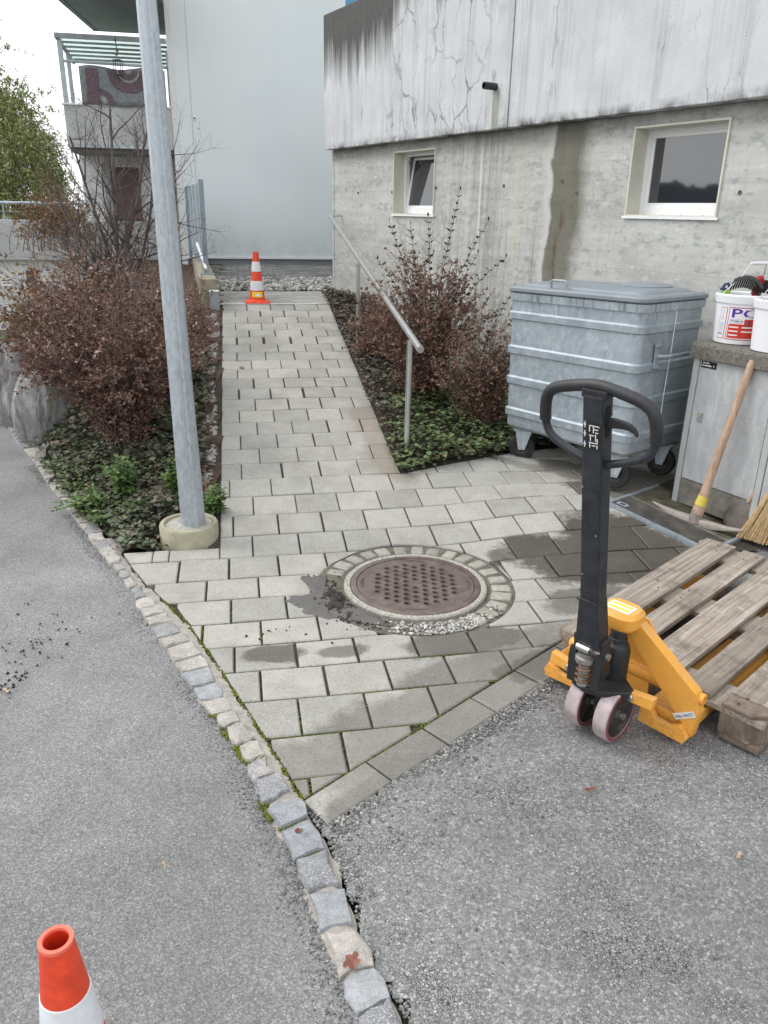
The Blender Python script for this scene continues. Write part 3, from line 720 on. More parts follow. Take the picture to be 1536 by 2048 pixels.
ROWS = [-1.90, -1.683, -1.47, -1.255, -1.05, -.86, -.66, -.445, -.235, 0.0]
while ROWS[-1] < TOP - .1: ROWS.append(ROWS[-1] + (TOP / 22))
PW = .242
FR_A = Vector((1.285, 4.215)); FR_1 = Vector((.615, -.788)); FR_2 = Vector((.788, .615))     # access cover corner and sides
moss_lines = []
npav = 0
for k in range(len(ROWS) - 1):
    s0, s1 = ROWS[k], ROWS[k + 1]
    ramp = s0 > .75
    off = (k % 2) * PW * .5 + (.0 if ramp else .03) + rnd.uniform(-.015, .015)
    jx = .0075 if s0 < .3 else .0048
    c = -.7 - PW + (off % PW) if not ramp else 0.0
    first = True
    while c < (1.10 if ramp else 4.2):
        if ramp:
            w = (PW * .5 + (.004 if k % 2 else .0)) if (first and k % 2) else PW
            c1 = min(c + w, 1.10)
            if 1.10 - c1 < .07: c1 = 1.10
        else: c1 = c + PW
        first = False
        gap = jx * rnd.uniform(.6, 1.1) + (.002 + .010 * rnd.random() ** 1.5 if ramp and rnd.random() < .45 and .05 < c < .75 else 0)
        q = [Vector(XY(s, cc)) for s, cc in ((s0 + jx * .55, c + gap), (s0 + jx * .55, c1 - gap * .6), (s1 - jx * .55, c1 - gap * .6), (s1 - jx * .55, c + gap))]
        if ramp and 3.0 < s0 < 3.25 and c1 > 1.0: q = q
        pieces = [q]
        cen = sum(q, Vector((0, 0))) / 4
        if not ramp:
            # kerb line on the left, edging on the near side, bed and access cover on the right
            out = []
            for pl in pieces:
                for (x0, y0), (x1, y1) in zip(MR, MR[1:]):
                    e = Vector((x1 - x0, y1 - y0)); n_ = Vector((e.y, -e.x)).normalized()
                    ys_ = [p.y for p in pl if p.x < xat(MR, p.y) + .06]
                    if ys_ and min(ys_) < y1 and max(ys_) > y0: pl = clip(pl, Vector((x0, y0)) + n_ * .008, n_)
                    if len(pl) < 3: break
                if len(pl) >= 3: pl = clip(pl, EDGE0 + EN * .133, EN)
                if len(pl) >= 3 and s0 > -.3 and cen.x < -.5:          # the paved triangle beside the lamp base ends at the bed
                    if s0 > -.01: pl = clip(pl, Vector(XY(0, .0)) + V2 * .002, V2)
                if len(pl) >= 3: out.append(pl)
            pieces = out; out = []
            for pl in pieces:
                n1 = Vector((-FR_1.y, FR_1.x)); n1 = n1 if n1.dot(FR_2) < 0 else -n1
                n2 = -FR_1
                inside = (cen - FR_A)
                if inside.dot(FR_2) > -.2 and inside.dot(FR_1) > -.2:
                    if inside.dot(FR_2) * 1 < inside.dot(FR_1) * 1 + .0 or True:
                        a = clip(pl, FR_A - FR_2 * .006, n1)
                        if len(a) >= 3 and area(a) > .0012: out.append(a)
                        b = clip(pl, FR_A - FR_2 * .006, -n1)
                        if len(b) >= 3: b = clip(b, FR_A - FR_1 * .006, n2)
                        if len(b) >= 3 and area(b) > .0012: out.append(b)
                else: out.append(pl)
            pieces = out
            out = []
            for pl in pieces: out += cut_disc(pl, MH, RINGR)
            pieces = out
        for pl in pieces:
            if len(pl) < 3 or area(pl) < .0016: continue
            cc = sum(pl, Vector((0, 0))) / len(pl)
            if cc.x > 2.6 or edge_d(cc.x, cc.y) < .1 or cc.y > 5.6 and not ramp: continue
            if (cc - Vector((.9, .0))).length < .1: continue
            paver(pl, gz); npav += 1
        c = c1
# courses that run on under the waste container, right of the bed
for k in range(4):
    s0 = ROWS[13] + (k) * .21; s1 = s0 + .21
    c = 1.10 + (k % 2) * .12
    while c < 3.4:
        q = [Vector(XY(s, cc)) for s, cc in ((s0 + .003, c + .003), (s0 + .003, c + .239), (s1 - .003, c + .239), (s1 - .003, c + .003))]
        q = clip(q, Vector(XY(.825, 1.10)), (V2 * .355 - U2 * .935).normalized())
        if len(q) >= 3:
            cen = sum(q, Vector((0, 0))) / len(q)
            if area(q) > .002 and SC(cen.x, cen.y)[0] > ROWS[13] and cen.x < 2.3: paver(q, gz); npav += 1
        c += .242
# edging course along the forecourt
t = 0.0
while t < 2.55:
    l = .262 + rnd.uniform(-.01, .012)
    q = [EDGE0 + EDIR * (t + .004) + EN * .004, EDGE0 + EDIR * (t + l - .004) + EN * .004, EDGE0 + EDIR * (t + l - .004) + EN * .127, EDGE0 + EDIR * (t + .004) + EN * .127]
    if t == 0: q[3] = q[3] + EDIR * .012
    paver(q, gz, lift=-.002); t += l
# the paved corner by the lamp base
for c0, c1 in ((-.560, -.335), (-.330, -.255), (-.250, -.004)):
    q = [Vector(XY(.004, c0)), Vector(XY(.004, c1)), Vector(XY(.105, c1)), Vector(XY(.105, c0))]
    e = Vector((MR[-1][0] - MR[-2][0], MR[-1][1] - MR[-2][1])); n_ = Vector((e.y, -e.x)).normalized()
    q = clip(q, Vector(MR[-1]) + n_ * .012, n_)
    if len(q) >= 3 and area(q) > .001: paver(q, gz)
# landing stones, laid on the diagonal
ang = R(38); da = Vector((math.cos(ang), math.sin(ang))); db = Vector((-da.y, da.x)); l0 = Vector(XY(5.1, .6))
for i in range(-5, 6):
    for j in range(-8, 9):
        a0 = l0 + da * (i * .30 + (j % 2) * .15) + db * (j * .2)
        q = [a0 + da * .004 + db * .003, a0 + da * .296 + db * .003, a0 + da * .296 + db * .197, a0 + da * .004 + db * .197]
        q = clip(q, Vector(XY(TOP + .045, 0)), U2)
        if len(q) >= 3: q = clip(q, Vector(XY(5.62, 0)), -U2)
        if len(q) >= 3: q = clip(q, Vector(XY(5, -.04)), V2)
        if len(q) >= 3: q = clip(q, Vector(XY(5, 1.32)), -V2)
        if len(q) >= 3 and area(q) > .003: paver(q, gz)
tag(grid('landing', -.3, 1.7, TOP + .04, 8.6, .15, lambda x, y: True, lambda x, y: gz(x, y) - .02, 'joint_soil', True), kind='structure')
fb = MB()
for i in range(17):
    for j in range(13):
        s = 6.72 + i * .1; c = -.3 + (j + .5 * (i % 2)) * .16
        x, y = XY(s, c); fb.box((x, y, gz(x, y) - .012 + rnd.uniform(-.003, .003)), (.148, .09, .03), Matrix.Rotation(math.atan2(V2.y, V2.x), 3, 'Z'))
o = fb.build('cobbled_strip', 'cobble_far'); tag(o, kind='stuff')
Pg = []
while len(Pg) < 900:
    s = rnd.uniform(5.62, 6.72); c = rnd.uniform(-.25, 1.6); x, y = XY(s, c); Pg.append((x, y, gz(x, y) + rnd.uniform(0, .02)))
tag(stones('gravel_strip', Pg, nr.uniform(.018, .042, len(Pg)), 'gravel_pale', flat=.75), kind='stuff')

# moss in the joints of the lower paving
Pm = []; Sm = []
for k in range(1, 8):
    s = ROWS[k]
    for _ in range(620):
        c = rnd.uniform(-.4, 1.1); x, y = XY(s + rnd.gauss(0, .0025), c)
        d = edge_d(x, y)
        if x < xat(MR, y) + .012 or d < .13: continue
        pr = math.exp(-max(0, d - .14) * 2.2) * .8 + math.exp(-max(0, x - xat(MR, y)) * 5) * .35
        if y > 2.85: pr *= .2
        if rnd.random() < pr * .8: Pm.append((x, y, gz(x, y) - .006)); Sm.append(rnd.uniform(.003, .0055))
for k in range(0, 9):
    off = (k % 2) * PW * .5 + .03
    for j in range(-3, 6):
        c = -.7 + (off % PW) + j * PW
        for _ in range(48):
            s = rnd.uniform(ROWS[k], ROWS[min(k + 1, len(ROWS) - 1)]); x, y = XY(s, c + rnd.gauss(0, .0025))
            if x < xat(MR, y) + .012 or edge_d(x, y) < .13 or (Vector((x, y)) - MH).length < RINGR: continue
            pr = .75 * math.exp(-abs(x - xat(MR, y)) * 1.7) * (1 if y < 3.0 else .1)
            if rnd.random() < pr: Pm.append((x, y, gz(x, y) - .006)); Sm.append(rnd.uniform(.003, .006))
for _ in range(420):
    t = rnd.uniform(0, 1.1) ** 1.0; p = EDGE0 + EDIR * t + EN * (.130 + rnd.gauss(0, .004))
    if rnd.random() < .85 - t * .6: Pm.append((p.x, p.y, -.005)); Sm.append(rnd.uniform(.003, .006))
for _ in range(700):
    y = rnd.uniform(1.85, 3.1); x = xat(MR, y) + .004 + rnd.gauss(0, .005)
    if rnd.random() < .5: Pm.append((x, y, -.003)); Sm.append(rnd.uniform(.003, .007))
tag(stones('moss_in_joints', Pm, Sm, 'moss', flat=.6, ico=False), kind='stuff')

# ------------------------------------------------------------------ kerb of granite setts
kerb = thing('kerb', 'long curving row of grey granite setts between the road and the paving', 'kerb', (0, 0, 0))
def arclen(poly):
    a = [0]
    for p, q in zip(poly, poly[1:]): a.append(a[-1] + math.hypot(q[0] - p[0], q[1] - p[1]))
    return a
AL = arclen(KL)
def at(poly, t):                                                    # by the left line's arc length
    for i in range(len(AL) - 1):
        if t <= AL[i + 1]: f = (t - AL[i]) / (AL[i + 1] - AL[i]); return Vector(poly[i]).lerp(Vector(poly[i + 1]), f)
    return Vector(poly[-1])
# resample the right line so both share stations
KRs = []
for (x, y) in KL:
    best = min(((xx, yy) for i in range(len(KR) - 1) for f in np.linspace(0, 1, 12) for xx, yy in [(KR[i][0] + (KR[i + 1][0] - KR[i][0]) * f, KR[i][1] + (KR[i + 1][1] - KR[i][1]) * f)]), key=lambda p: (p[0] - x) ** 2 + (p[1] - y) ** 2)
    KRs.append(best)
t = 0.05; ki = 0; moss2 = []
while t < AL[-1] - 1.6:
    near = t < .95
    l = rnd.choice((.055, .10, .115, .13)) * rnd.uniform(.9, 1.1) if near else rnd.uniform(.075, .12)
    if not near and t > 3.4: l = rnd.uniform(.06, .1)
    a0, a1 = at(KL, t + .003), at(KL, t + l - .003); b0, b1 = at(KRs, t + .003), at(KRs, t + l - .003)
    far = t > 3.5
    if not far:
        j = lambda s: Vector((rnd.gauss(0, s), rnd.gauss(0, s)))
        poly = [a0 + j(.004), a0.lerp(a1, .5) + j(.005) + (a0 - b0) * .03, a1 + j(.004), a1.lerp(b1, .33) + j(.004), a1.lerp(b1, .68) + j(.004), b1 + j(.004), b0.lerp(b1, .5) + j(.006) + (b0 - a0) * .03, b0 + j(.004), b0.lerp(a0, .33) + j(.004), b0.lerp(a0, .68) + j(.004)]
    else: poly = [a0, a1, b1, b0]
    blue = rnd.random() < (.48 if near else .16 if t < 1.7 else .02)
    c = sum(poly, Vector((0, 0))) / len(poly)
    n = len(poly); V = []; h = rnd.uniform(.004, .014)
    for sc_, dz in ((.70, .003), (.93, .0015), (1.0, -.006), (1.0, -.05)):
        for p in poly:
            q = (p - c) * sc_; V.append((q.x, q.y, h + dz + (rnd.uniform(-.0035, .0035) if dz > 0 else 0)))
    F = [list(range(n))]
    for k in (0, n, 2 * n): F += [(k + i, k + n + i, k + n + (i + 1) % n, k + (i + 1) % n) for i in range(n)]
    me = bpy.data.meshes.new('sett'); me.from_pydata(V, [], F); me.materials.append(MT['sett_blue' if blue else 'sett_granite'])
    bm = bmesh.new(); bm.from_mesh(me); bmesh.ops.recalc_face_normals(bm, faces=bm.faces); bm.to_mesh(me); bm.free()
    me.shade_smooth(); me.set_sharp_from_angle(angle=R(38))
    o = link(bpy.data.objects.new('sett', me), kerb); o.location = (c.x, c.y, 0)
    if .75 < t < 1.55 and rnd.random() < .65: moss2.append((a0, b0, t))
    t += l + (rnd.uniform(-.002, .003) if near else rnd.uniform(-.001, .007)) + (.028 if .82 < t < .95 else 0); ki += 1
# mortar bed on both sides of the setts
def ribbon(name, A, B, z0, z1, mat, parent, lo, hi, step=.03):
    V = []; F = []; n = int((hi - lo) / step)
    for i in range(n + 1):
        t_ = lo + (hi - lo) * i / n; a = A(t_); b = B(t_)
        for k, f in enumerate((0, .35, .7, 1)):
            p = a.lerp(b, f) + Vector((rnd.gauss(0, .004), rnd.gauss(0, .004)))
            V.append((p.x, p.y, (z0 if k in (0, 3) else z1) + rnd.gauss(0, .0015)))
    for i in range(n):
        for k in range(3): a = i * 4 + k; F.append((a, a + 1, a + 5, a + 4))
    o = raw(name, V, F, mat, parent, True); return o
ribbon('joint_bed', lambda t: at(KL, t) - (at(KRs, t) - at(KL, t)) * .06, lambda t: at(KRs, t) + (at(KRs, t) - at(KL, t)) * .06, -.008, .001, 'mortar', kerb, .0, .95)
ribbon('mortar_bed', lambda t: at(KL, t), lambda t: Vector((max(at(KRs, t).x, xat(MR, at(KRs, t).y) + .002), at(KRs, t).y)), -.006, .002, 'mortar', kerb, .95, 3.3)
Pm = []; Sm = []
for a0, b0, t in moss2:
    for _ in range(40):
        f = rnd.random(); p = a0.lerp(b0, f * .9) + Vector((rnd.gauss(0, .007), rnd.gauss(0, .007))); Pm.append((p.x, p.y, .002)); Sm.append(rnd.uniform(.003, .008))
for _ in range(700):
    t = rnd.uniform(.85, 1.5); p = at(KL, t) + Vector((-.004 + rnd.gauss(0, .007), rnd.gauss(0, .004)))
    if math.sin(t * 21) + math.sin(t * 47) > .1: Pm.append((p.x, p.y, -.001)); Sm.append(rnd.uniform(.003, .008))
tag(stones('moss_on_kerb', Pm, Sm, 'moss', flat=.7, ico=False), kind='stuff')

# loose stones on the forecourt and along the edges
Pp = []; Sp = []
for _ in range(1700):
    t = rnd.uniform(0, 1.3); d = -abs(rnd.gauss(0, .035)); p = EDGE0 + EDIR * t + EN * d
    Pp.append((p.x, p.y, -.003)); Sp.append(rnd.uniform(.0025, .0075) * (1.3 if d > -.03 else 1))
for _ in range(1500):
    y = rnd.uniform(.95, 1.8); x = xat(KR, y) + .01 + abs(rnd.gauss(0, .03)); Pp.append((x, y, -.006)); Sp.append(rnd.uniform(.002, .007))
for _ in range(5200):
    x = rnd.uniform(-.1, 2.0); y = rnd.uniform(.9, 2.5)
    if edge_d(x, y) > 0 or x < xat(KR, y) + .03: continue
    if math.sin(x * 5 + 1) + math.sin(y * 7 + x * 2) + rnd.gauss(0, .6) < .4: continue
    Pp.append((x, y, -.003)); Sp.append(rnd.uniform(.002, .0055))
for _ in range(3600):
    y = rnd.uniform(1.0, 5.0); x = xat(KL, y) - abs(rnd.gauss(0, .035)) - .004; Pp.append((x, y, -.004)); Sp.append(rnd.uniform(.0015, .0045))
tag(stones('loose_chippings', Pp, Sp, 'pebbles', flat=.6, ico=False), kind='stuff')
Pc = [(rnd.gauss(-1.4, .12), rnd.gauss(2.75, .16), 0) for _ in range(70)] + [(rnd.gauss(-1.36, .03), rnd.gauss(2.42, .05), 0) for _ in range(30)] + [(rnd.gauss(-.45, .12), rnd.gauss(2.83, .04), .002) for _ in range(12)]
tag(stones('mud_crumbs', Pc, nr.uniform(.002, .007, len(Pc)), 'crumb_black', flat=.6), kind='stuff')
# ------------------------------------------------------------------ manhole
mh = thing('manhole_cover', 'round rusty iron manhole cover with many small holes set in the paving', 'manhole cover', (MH.x, MH.y, 0))
mh.scale = (.97, .97, 1)
MB().lathe([(.350, -.05), (.350, .003), (.344, .009), (.322, .009), (.318, .004), (.318, -.05)], 64).build('concrete_ring', 'base_fill', mh, 40)
MB().lathe([(.317, -.03), (.317, .009), (.314, .011), (.290, .011), (.2885, .004), (.2885, -.03)], 72).build('iron_frame', 'iron', mh, 40)
from mathutils.geometry import delaunay_2d_cdt
holes = []
for i in range(-4, 5):
    for j in range(-5, 6):
        x = i * .046; y = j * .046 + (i % 2) * .023
        if abs(y) < .022 + .001 and i == 0: continue
        if math.hypot(x, y) < .222: holes.append((x, y))
vs = [Vector((.286 * math.cos(a), .286 * math.sin(a))) for a in np.linspace(0, 2 * math.pi, 64, endpoint=False)]
es = [(i, (i + 1) % 64) for i in range(64)]
for (x, y) in holes:
    b = len(vs); vs += [Vector((x + .0130 * math.cos(a), y + .0130 * math.sin(a))) for a in np.linspace(0, 2 * math.pi, 10, endpoint=False)]; es += [(b + i, b + (i + 1) % 10) for i in range(10)]
for r in (.255, .275): vs += [Vector((r * math.cos(a), r * math.sin(a))) for a in np.linspace(0, 2 * math.pi, 40, endpoint=False)]
ov, oe, of, *_ = delaunay_2d_cdt(vs, es, [], 0, 1e-6)
tri = [f for f in of if all(math.hypot(sum(ov[i].x for i in f) / 3 - x, sum(ov[i].y for i in f) / 3 - y) > .0118 for x, y in holes)]
m = MB(); m.add([(p.x, p.y, .008) for p in ov], tri)
for (x, y) in holes: m.lathe([(.0130, .008), (.0125, .002)], 10, (x, y, 0)); m.f = m.f[:-2]; m.mi = m.mi[:-2]
m.lathe([(.286, .008), (.286, -.02)], 64); m.f = m.f[:-2]; m.mi = m.mi[:-2]
m.build('lid', 'iron', mh)
m = MB()
for (x, y) in holes:                                               # raised six-sided collars between the holes
    m.lathe([(.0205, .0078), (.0195, .0108), (.0160, .0108), (.0150, .0078)], 6, (x, y, 0)); m.f = m.f[:-2]; m.mi = m.mi[:-2]
m.build('raised_pattern', 'iron', mh)
for a0 in (90, 0, 180, 270):
    m = MB()
    for k in range(-5, 6):
        a = R(a0 + k * 2.1); m.box((.262 * math.cos(a), .262 * math.sin(a), .009), (.013 if k % 3 else .010, .0045 if k % 2 else .006, .004), Matrix.Rotation(a, 3, 'Z'))
    m.build('cast_lettering', 'iron', mh)['kind'] = 'stuff'
MB().lathe([(0, -.09), (.30, -.09), (.314, .001)], 32).build('shaft', 'hole_black', mh)
MB().lathe([(.346, -.012), (.39, -.004), (.47, -.004), (.494, -.008)], 60).build('mortar_bed', 'mortar_dark', mh)
for k in range(60):
    a = 163 - k * 12.6
    if a < -58: break
    a = R(a + rnd.uniform(-1.2, 1.2)); r = .420
    w = rnd.uniform(.066, .078); l = rnd.uniform(.088, .104)
    bm = MB(); bm.box((0, 0, 0), (l, w, .05))
    o = bm.build('cobble', 'cobble_ring', mh, 60, .017, 3); o.location = (r * math.cos(a), r * math.sin(a), -.020 + rnd.uniform(-.005, .002)); o.rotation_euler = (rnd.uniform(-.05, .05), rnd.uniform(-.05, .05), a)
Pm = []; Sm = []
while len(Pm) < 520:
    a = R(rnd.gauss(-72, 17)); r = rnd.uniform(.368, .462)
    if R(-118) < a < R(-28): Pm.append((MH.x + r * math.cos(a), MH.y + r * math.sin(a), rnd.uniform(-.004, .006))); Sm.append(rnd.uniform(.004, .0095))
tag(stones('white_gravel', Pm, Sm, 'gravel_pale', flat=.75), kind='stuff')
from mathutils import noise as mnz
V = []; F = []; na, nrr = 70, 22
for i in range(na + 1):
    for j in range(nrr + 1):
        a = R(166 + 84 * i / na); r = .352 + .185 * j / nrr
        x, y = MH.x + r * math.cos(a), MH.y + r * math.sin(a)
        h = math.exp(-((math.degrees(a) - 208) / 17) ** 2) * max(0, 1 - abs(r - .418) / .085) + .25 * math.exp(-((math.degrees(a) - 228) / 12) ** 2) * max(0, 1 - abs(r - .45) / .07)
        nz = mnz.fractal(Vector((x * 45, y * 45, 0)), .7, 2.1, 4); nz2 = mnz.noise(Vector((x * 14, y * 14, 3)))
        V.append((x, y, -.010 + (.030 * h + (.012 * nz + .014 * nz2) * min(1, h * 4)) + .004 * nz))
for i in range(na):
    for j in range(nrr): a = i * (nrr + 1) + j; F.append((a, a + 1, a + nrr + 2, a + nrr + 1))
tag(raw('wet_mud', V, F, 'mud', None, True), kind='stuff')
Pm = []; Sm = []
while len(Pm) < 260:
    a = R(rnd.gauss(212, 20)); r = rnd.gauss(.43, .04)
    if .355 < r < .56: Pm.append((MH.x + r * math.cos(a), MH.y + r * math.sin(a), .016 * math.exp(-((math.degrees(a) - 207) / 18) ** 2) * rnd.random())); Sm.append(rnd.uniform(.002, .008))
tag(stones('mud_clods', Pm, Sm, 'mud', flat=.7), kind='stuff')
def patch(name, pts, z, mat, kind='stuff'):
    q_ = []
    for a, b in zip(pts, pts[1:] + pts[:1]):
        for f in (0, .25, .5, .75): q_.append((a[0] + (b[0] - a[0]) * f + rnd.gauss(0, .006), a[1] + (b[1] - a[1]) * f + rnd.gauss(0, .006)))
    pts = q_
    m = MB(); n = len(pts); c = sum((Vector(p) for p in pts), Vector((0, 0))) / n
    V = [(c.x, c.y, z + .0025)] + [(c.x + (p[0] - c.x) * .85, c.y + (p[1] - c.y) * .85, z + .002) for p in pts] + [(p[0], p[1], z - .006) for p in pts]
    F = [(0, 1 + i, 1 + (i + 1) % n) for i in range(n)] + [(1 + i, 1 + n + i, 1 + n + (i + 1) % n, 1 + (i + 1) % n) for i in range(n)]
    m.add(V, F); o = m.build(name, mat, None, 60); tag(o, kind=kind); return o
patch('cement_smear', [(-.33, 2.98), (-.24, 2.95), (-.12, 2.93), (.0, 2.90), (.06, 2.875), (-.04, 2.99), (-.14, 3.05), (-.24, 3.12), (-.25, 3.24), (-.30, 3.30), (-.27, 3.36), (-.38, 3.375), (-.40, 3.34), (-.335, 3.31), (-.36, 3.27), (-.33, 3.20), (-.36, 3.145), (-.43, 3.14), (-.44, 3.10), (-.40, 3.05), (-.36, 3.03)], .006, 'cement_smear')
# rest of the ring bed on the left and the near side: bare cement
m = MB(); V = []; F = []
for i in range(41):
    a = R(160 + i * 3.4)
    for r in (.345, .40, .44, RINGR + .006): V.append((MH.x + r * math.cos(a), MH.y + r * math.sin(a), -.003 + rnd.uniform(-.003, .003) - (.006 if r < .37 else 0)))
for i in range(40):
    for k in range(3): a = i * 4 + k; F.append((a, a + 1, a + 5, a + 4))
tag(raw('bare_cement', V, F, 'mortar_dark', None, True), kind='stuff')

# ------------------------------------------------------------------ lamp post
lp = thing('lamp_post', 'tall tapered galvanised steel lamp post standing on a round concrete base', 'lamp post', (-1.03, 3.76, 0))
MB().lathe([(.150, -.05), (.152, .095), (.146, .108), (.128, .110), (.122, .102), (.122, -.05)], 48).build('base_ring', 'base_concrete', lp, 40)
MB().lathe([(0, .112), (.06, .110), (.121, .096), (.121, .0)], 32).build('base_fill', 'base_fill', lp, 60)
top = Vector((-.022, -.03, 5.0)); bot = Vector((.028, -.01, .08))
N = 12; pts = [bot.lerp(top, i / N) for i in range(N + 1)]
MB().tube(pts, [.0635 - .0090 * p.z for p in pts], 10).build('pole', 'galvanised_pole', lp, 20)
a = R(-72); sd = Vector((math.cos(a), math.sin(a), 0))
MB().tube([p + sd * (.0635 - .0090 * p.z) * .985 for p in pts], .0022, 5).build('weld_seam', 'galvanised_pole', lp, 60)

# ------------------------------------------------------------------ concrete building on the right
WROT = R(-59)
cb = thing('concrete_building', 'grey board-marked concrete building with a stained overhanging parapet and two small windows', 'building', (-.737, 9.226, 0), (0, 0, WROT))
LWY = .10
wins = [(1.335, 2.05, 1.627, 2.188), (4.34, 5.06, 1.650, 2.190)]
m = MB(); X0, X1 = .03, 11.0; Y0, Y1 = LWY, LWY + .30
xs = X0
for (a, b, z0, z1) in wins:
    m.span((xs, Y0, -.6), (a, Y1, 2.262)); m.span((a, Y0, -.6), (b, Y1, z0)); m.span((a, Y0, z1), (b, Y1, 2.262)); xs = b
m.span((xs, Y0, -.6), (X1, Y1, 2.262))
m.span((X0, Y1, -.6), (X0 + .3, 5, 2.262)); m.span((X0, 4.8, -.6), (X1, 5, 2.262))
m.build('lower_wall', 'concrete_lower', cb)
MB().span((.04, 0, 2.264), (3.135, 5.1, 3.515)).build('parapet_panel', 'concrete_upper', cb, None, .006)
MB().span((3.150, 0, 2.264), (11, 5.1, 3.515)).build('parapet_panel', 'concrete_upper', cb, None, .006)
MB().span((3.134, .012, 2.27), (3.151, .05, 3.51)).build('joint_filler', 'sign_black', cb)
# corner pilaster strip with its groove, grey plinth at its foot
MB().span((.026, LWY - .006, .72), (.070, LWY + .01, 2.261)).build('corner_strip', 'concrete_lower', cb, None, .002)
MB().span((.005, LWY - .022, .40), (.185, LWY + .01, .755)).build('plinth', 'plinth_grey', cb, None, .004)
MB().span((.003, LWY - .026, .755), (.187, LWY + .01, .772)).build('drip_trim', 'white_metal', cb)
# windows
def window(i, a, b, z0, z1):
    ins = .11; t = .012; pr = .012
    w = MB(); y = LWY
    w.span((a, y - pr, z0), (a + t, y + ins + .05, z1)); w.span((b - t, y - pr, z0), (b, y + ins + .05, z1))
    w.span((a + t, y - pr, z1 - t), (b - t, y + ins + .05, z1)); w.span((a + t, y - pr, z0), (b - t, y + ins + .05, z0 + t))
    f = w.build('window', 'cream_frame', cb, None, .002)
    MB().span((a - .018, y - pr - .004, z0 - .012), (b + .018, y - pr - .0015, z0 + .004)).build('sill_edge', 'window_white', f)
    k = MB(); A, B, Z0, Z1 = a + t, b - t, z0 + t, z1 - t; fw = .030
    for (p, q) in (((A, Z0), (A + fw, Z1)), ((B - fw, Z0), (B, Z1)), ((A + fw, Z0), (B - fw, Z0 + .052)), ((A + fw, Z1 - fw), (B - fw, Z1))): k.span((p[0], y + ins, p[1]), (q[0], y + ins + .045, q[1]))
    k.build('frame', 'window_white', f, None, .003)
    A += fw - .004; B -= fw - .004; Z0 += .048; Z1 -= fw - .004; sw = .026
    def piece(c, d, M=None, base=None):
        return c
    s_ = MB(); g_ = MB(); ang = R(-9) if i == 0 else 0
    h = Z1 - Z0; W = B - A
    for (p, q) in (((0, 0), (sw, h)), ((W - sw, 0), (W, h)), ((sw, 0), (W - sw, sw)), ((sw, h - sw), (W - sw, h))): s_.span((p[0], 0, p[1]), (q[0], .035, q[1]))
    o = s_.build('sash', 'window_white', f, None, .003); o.location = (A, y + ins + .014, Z0); o.rotation_euler = (ang, 0, 0)
    g_.span((sw - .002, .010, sw - .002), (W - sw + .002, .018, h - sw + .002)); o = g_.build('pane', 'pane_dark', f); o.location = (A, y + ins + .014, Z0); o.rotation_euler = (ang, 0, 0)
    if i == 0:
        h_ = MB(); h_.box((A + .015, y + ins + .03, Z1 - .06), (.05, .008, .02), Matrix.Rotation(.6, 3, 'Y')); h_.box((A + .015, y + ins + .04, Z1 - .09), (.05, .008, .012), Matrix.Rotation(.6, 3, 'Y')); h_.build('stay_arm', 'grease_steel', f)
    q = MB(); q.span((a + t, y + ins + .16, z0 + t), (b - t, y + ins + .17, z1 - t)); q.build('room_back', 'interior_dark', f)
    for u in (.2, .42, .62, .85): MB().box((a + (b - a) * u, y - pr + .02, z0 + t + .001), (.007, .007, .002)).build('drain_slot', 'print_dark', f)
for i, w in enumerate(wins): window(i, *w)
for (x, z) in ((1.305, 1.83), (2.07, 1.86), (3.03, 1.86), (3.86, 1.80), (3.70, 1.88), (5.19, 1.79), (.62, 1.83)):
    q = MB(); q.lathe([(.0135, 0), (.0125, .004), (.009, .0035), (.008, -.02), (0, -.02)], 10, (x, LWY - .001, z), Matrix.Rotation(R(90), 3, 'X')); q.build('tie_hole', 'mortar_dark', cb, 40)
q = MB(); q.lathe([(.026, -.05), (.026, .115), (.021, .115), (.021, -.05)], 20, (2.975, 0, 2.556), Matrix.Rotation(R(90), 3, 'X'), True); q.build('spout', 'paint_black', cb, 40)
for k in range(4):
    q = MB(); q.span((.22 + k * .62, .16, 3.515), (.80 + k * .62, .172, 4.4)); q.build('balustrade_pane', 'pane_balustrade', cb)
    q = MB(); q.span((.80 + k * .62, .15, 3.515), (.842 + k * .62, .18, 4.42)); q.build('balustrade_post', 'white_metal', cb)

# ------------------------------------------------------------------ pale apartment building behind, in the path's own directions
ab = thing('apartment_building', 'pale grey plastered apartment building with concrete balconies at its left side', 'building', (O2.x, O2.y, 0), (0, 0, math.atan2(V2.y, V2.x)))
FY = 8.45
MB().span((-.545, FY, 1.0), (6, FY + 6, 8)).build('facade', 'plaster_pale', ab)
MB().span((-.52, FY + .03, .3), (6, FY + 1, .972)).build('plinth', 'plinth_grey', ab)
MB().span((-.545, FY - .02, .972), (6, FY + .03, 1.0)).build('drip_trim', 'white_metal', ab)
MB().span((-.335, FY - .004, 1.0), (-.329, FY + .01, 8)).build('expansion_joint', 'print_grey', ab)
MB().span((-.60, FY - .012, .5), (-.52, FY + .1, 8)).build('corner_trim', 'plaster_white', ab, None, .004)
sg = MB().span((-.352 + .04, FY - .012, 2.775), (-.285, FY, 2.825)).build('notice_plate', 'sign_white', ab)
q = MB(); q.span((-.307, FY - .016, 2.787), (-.290, FY - .0125, 2.813)); q.build('notice_mark', 'sign_black', sg)
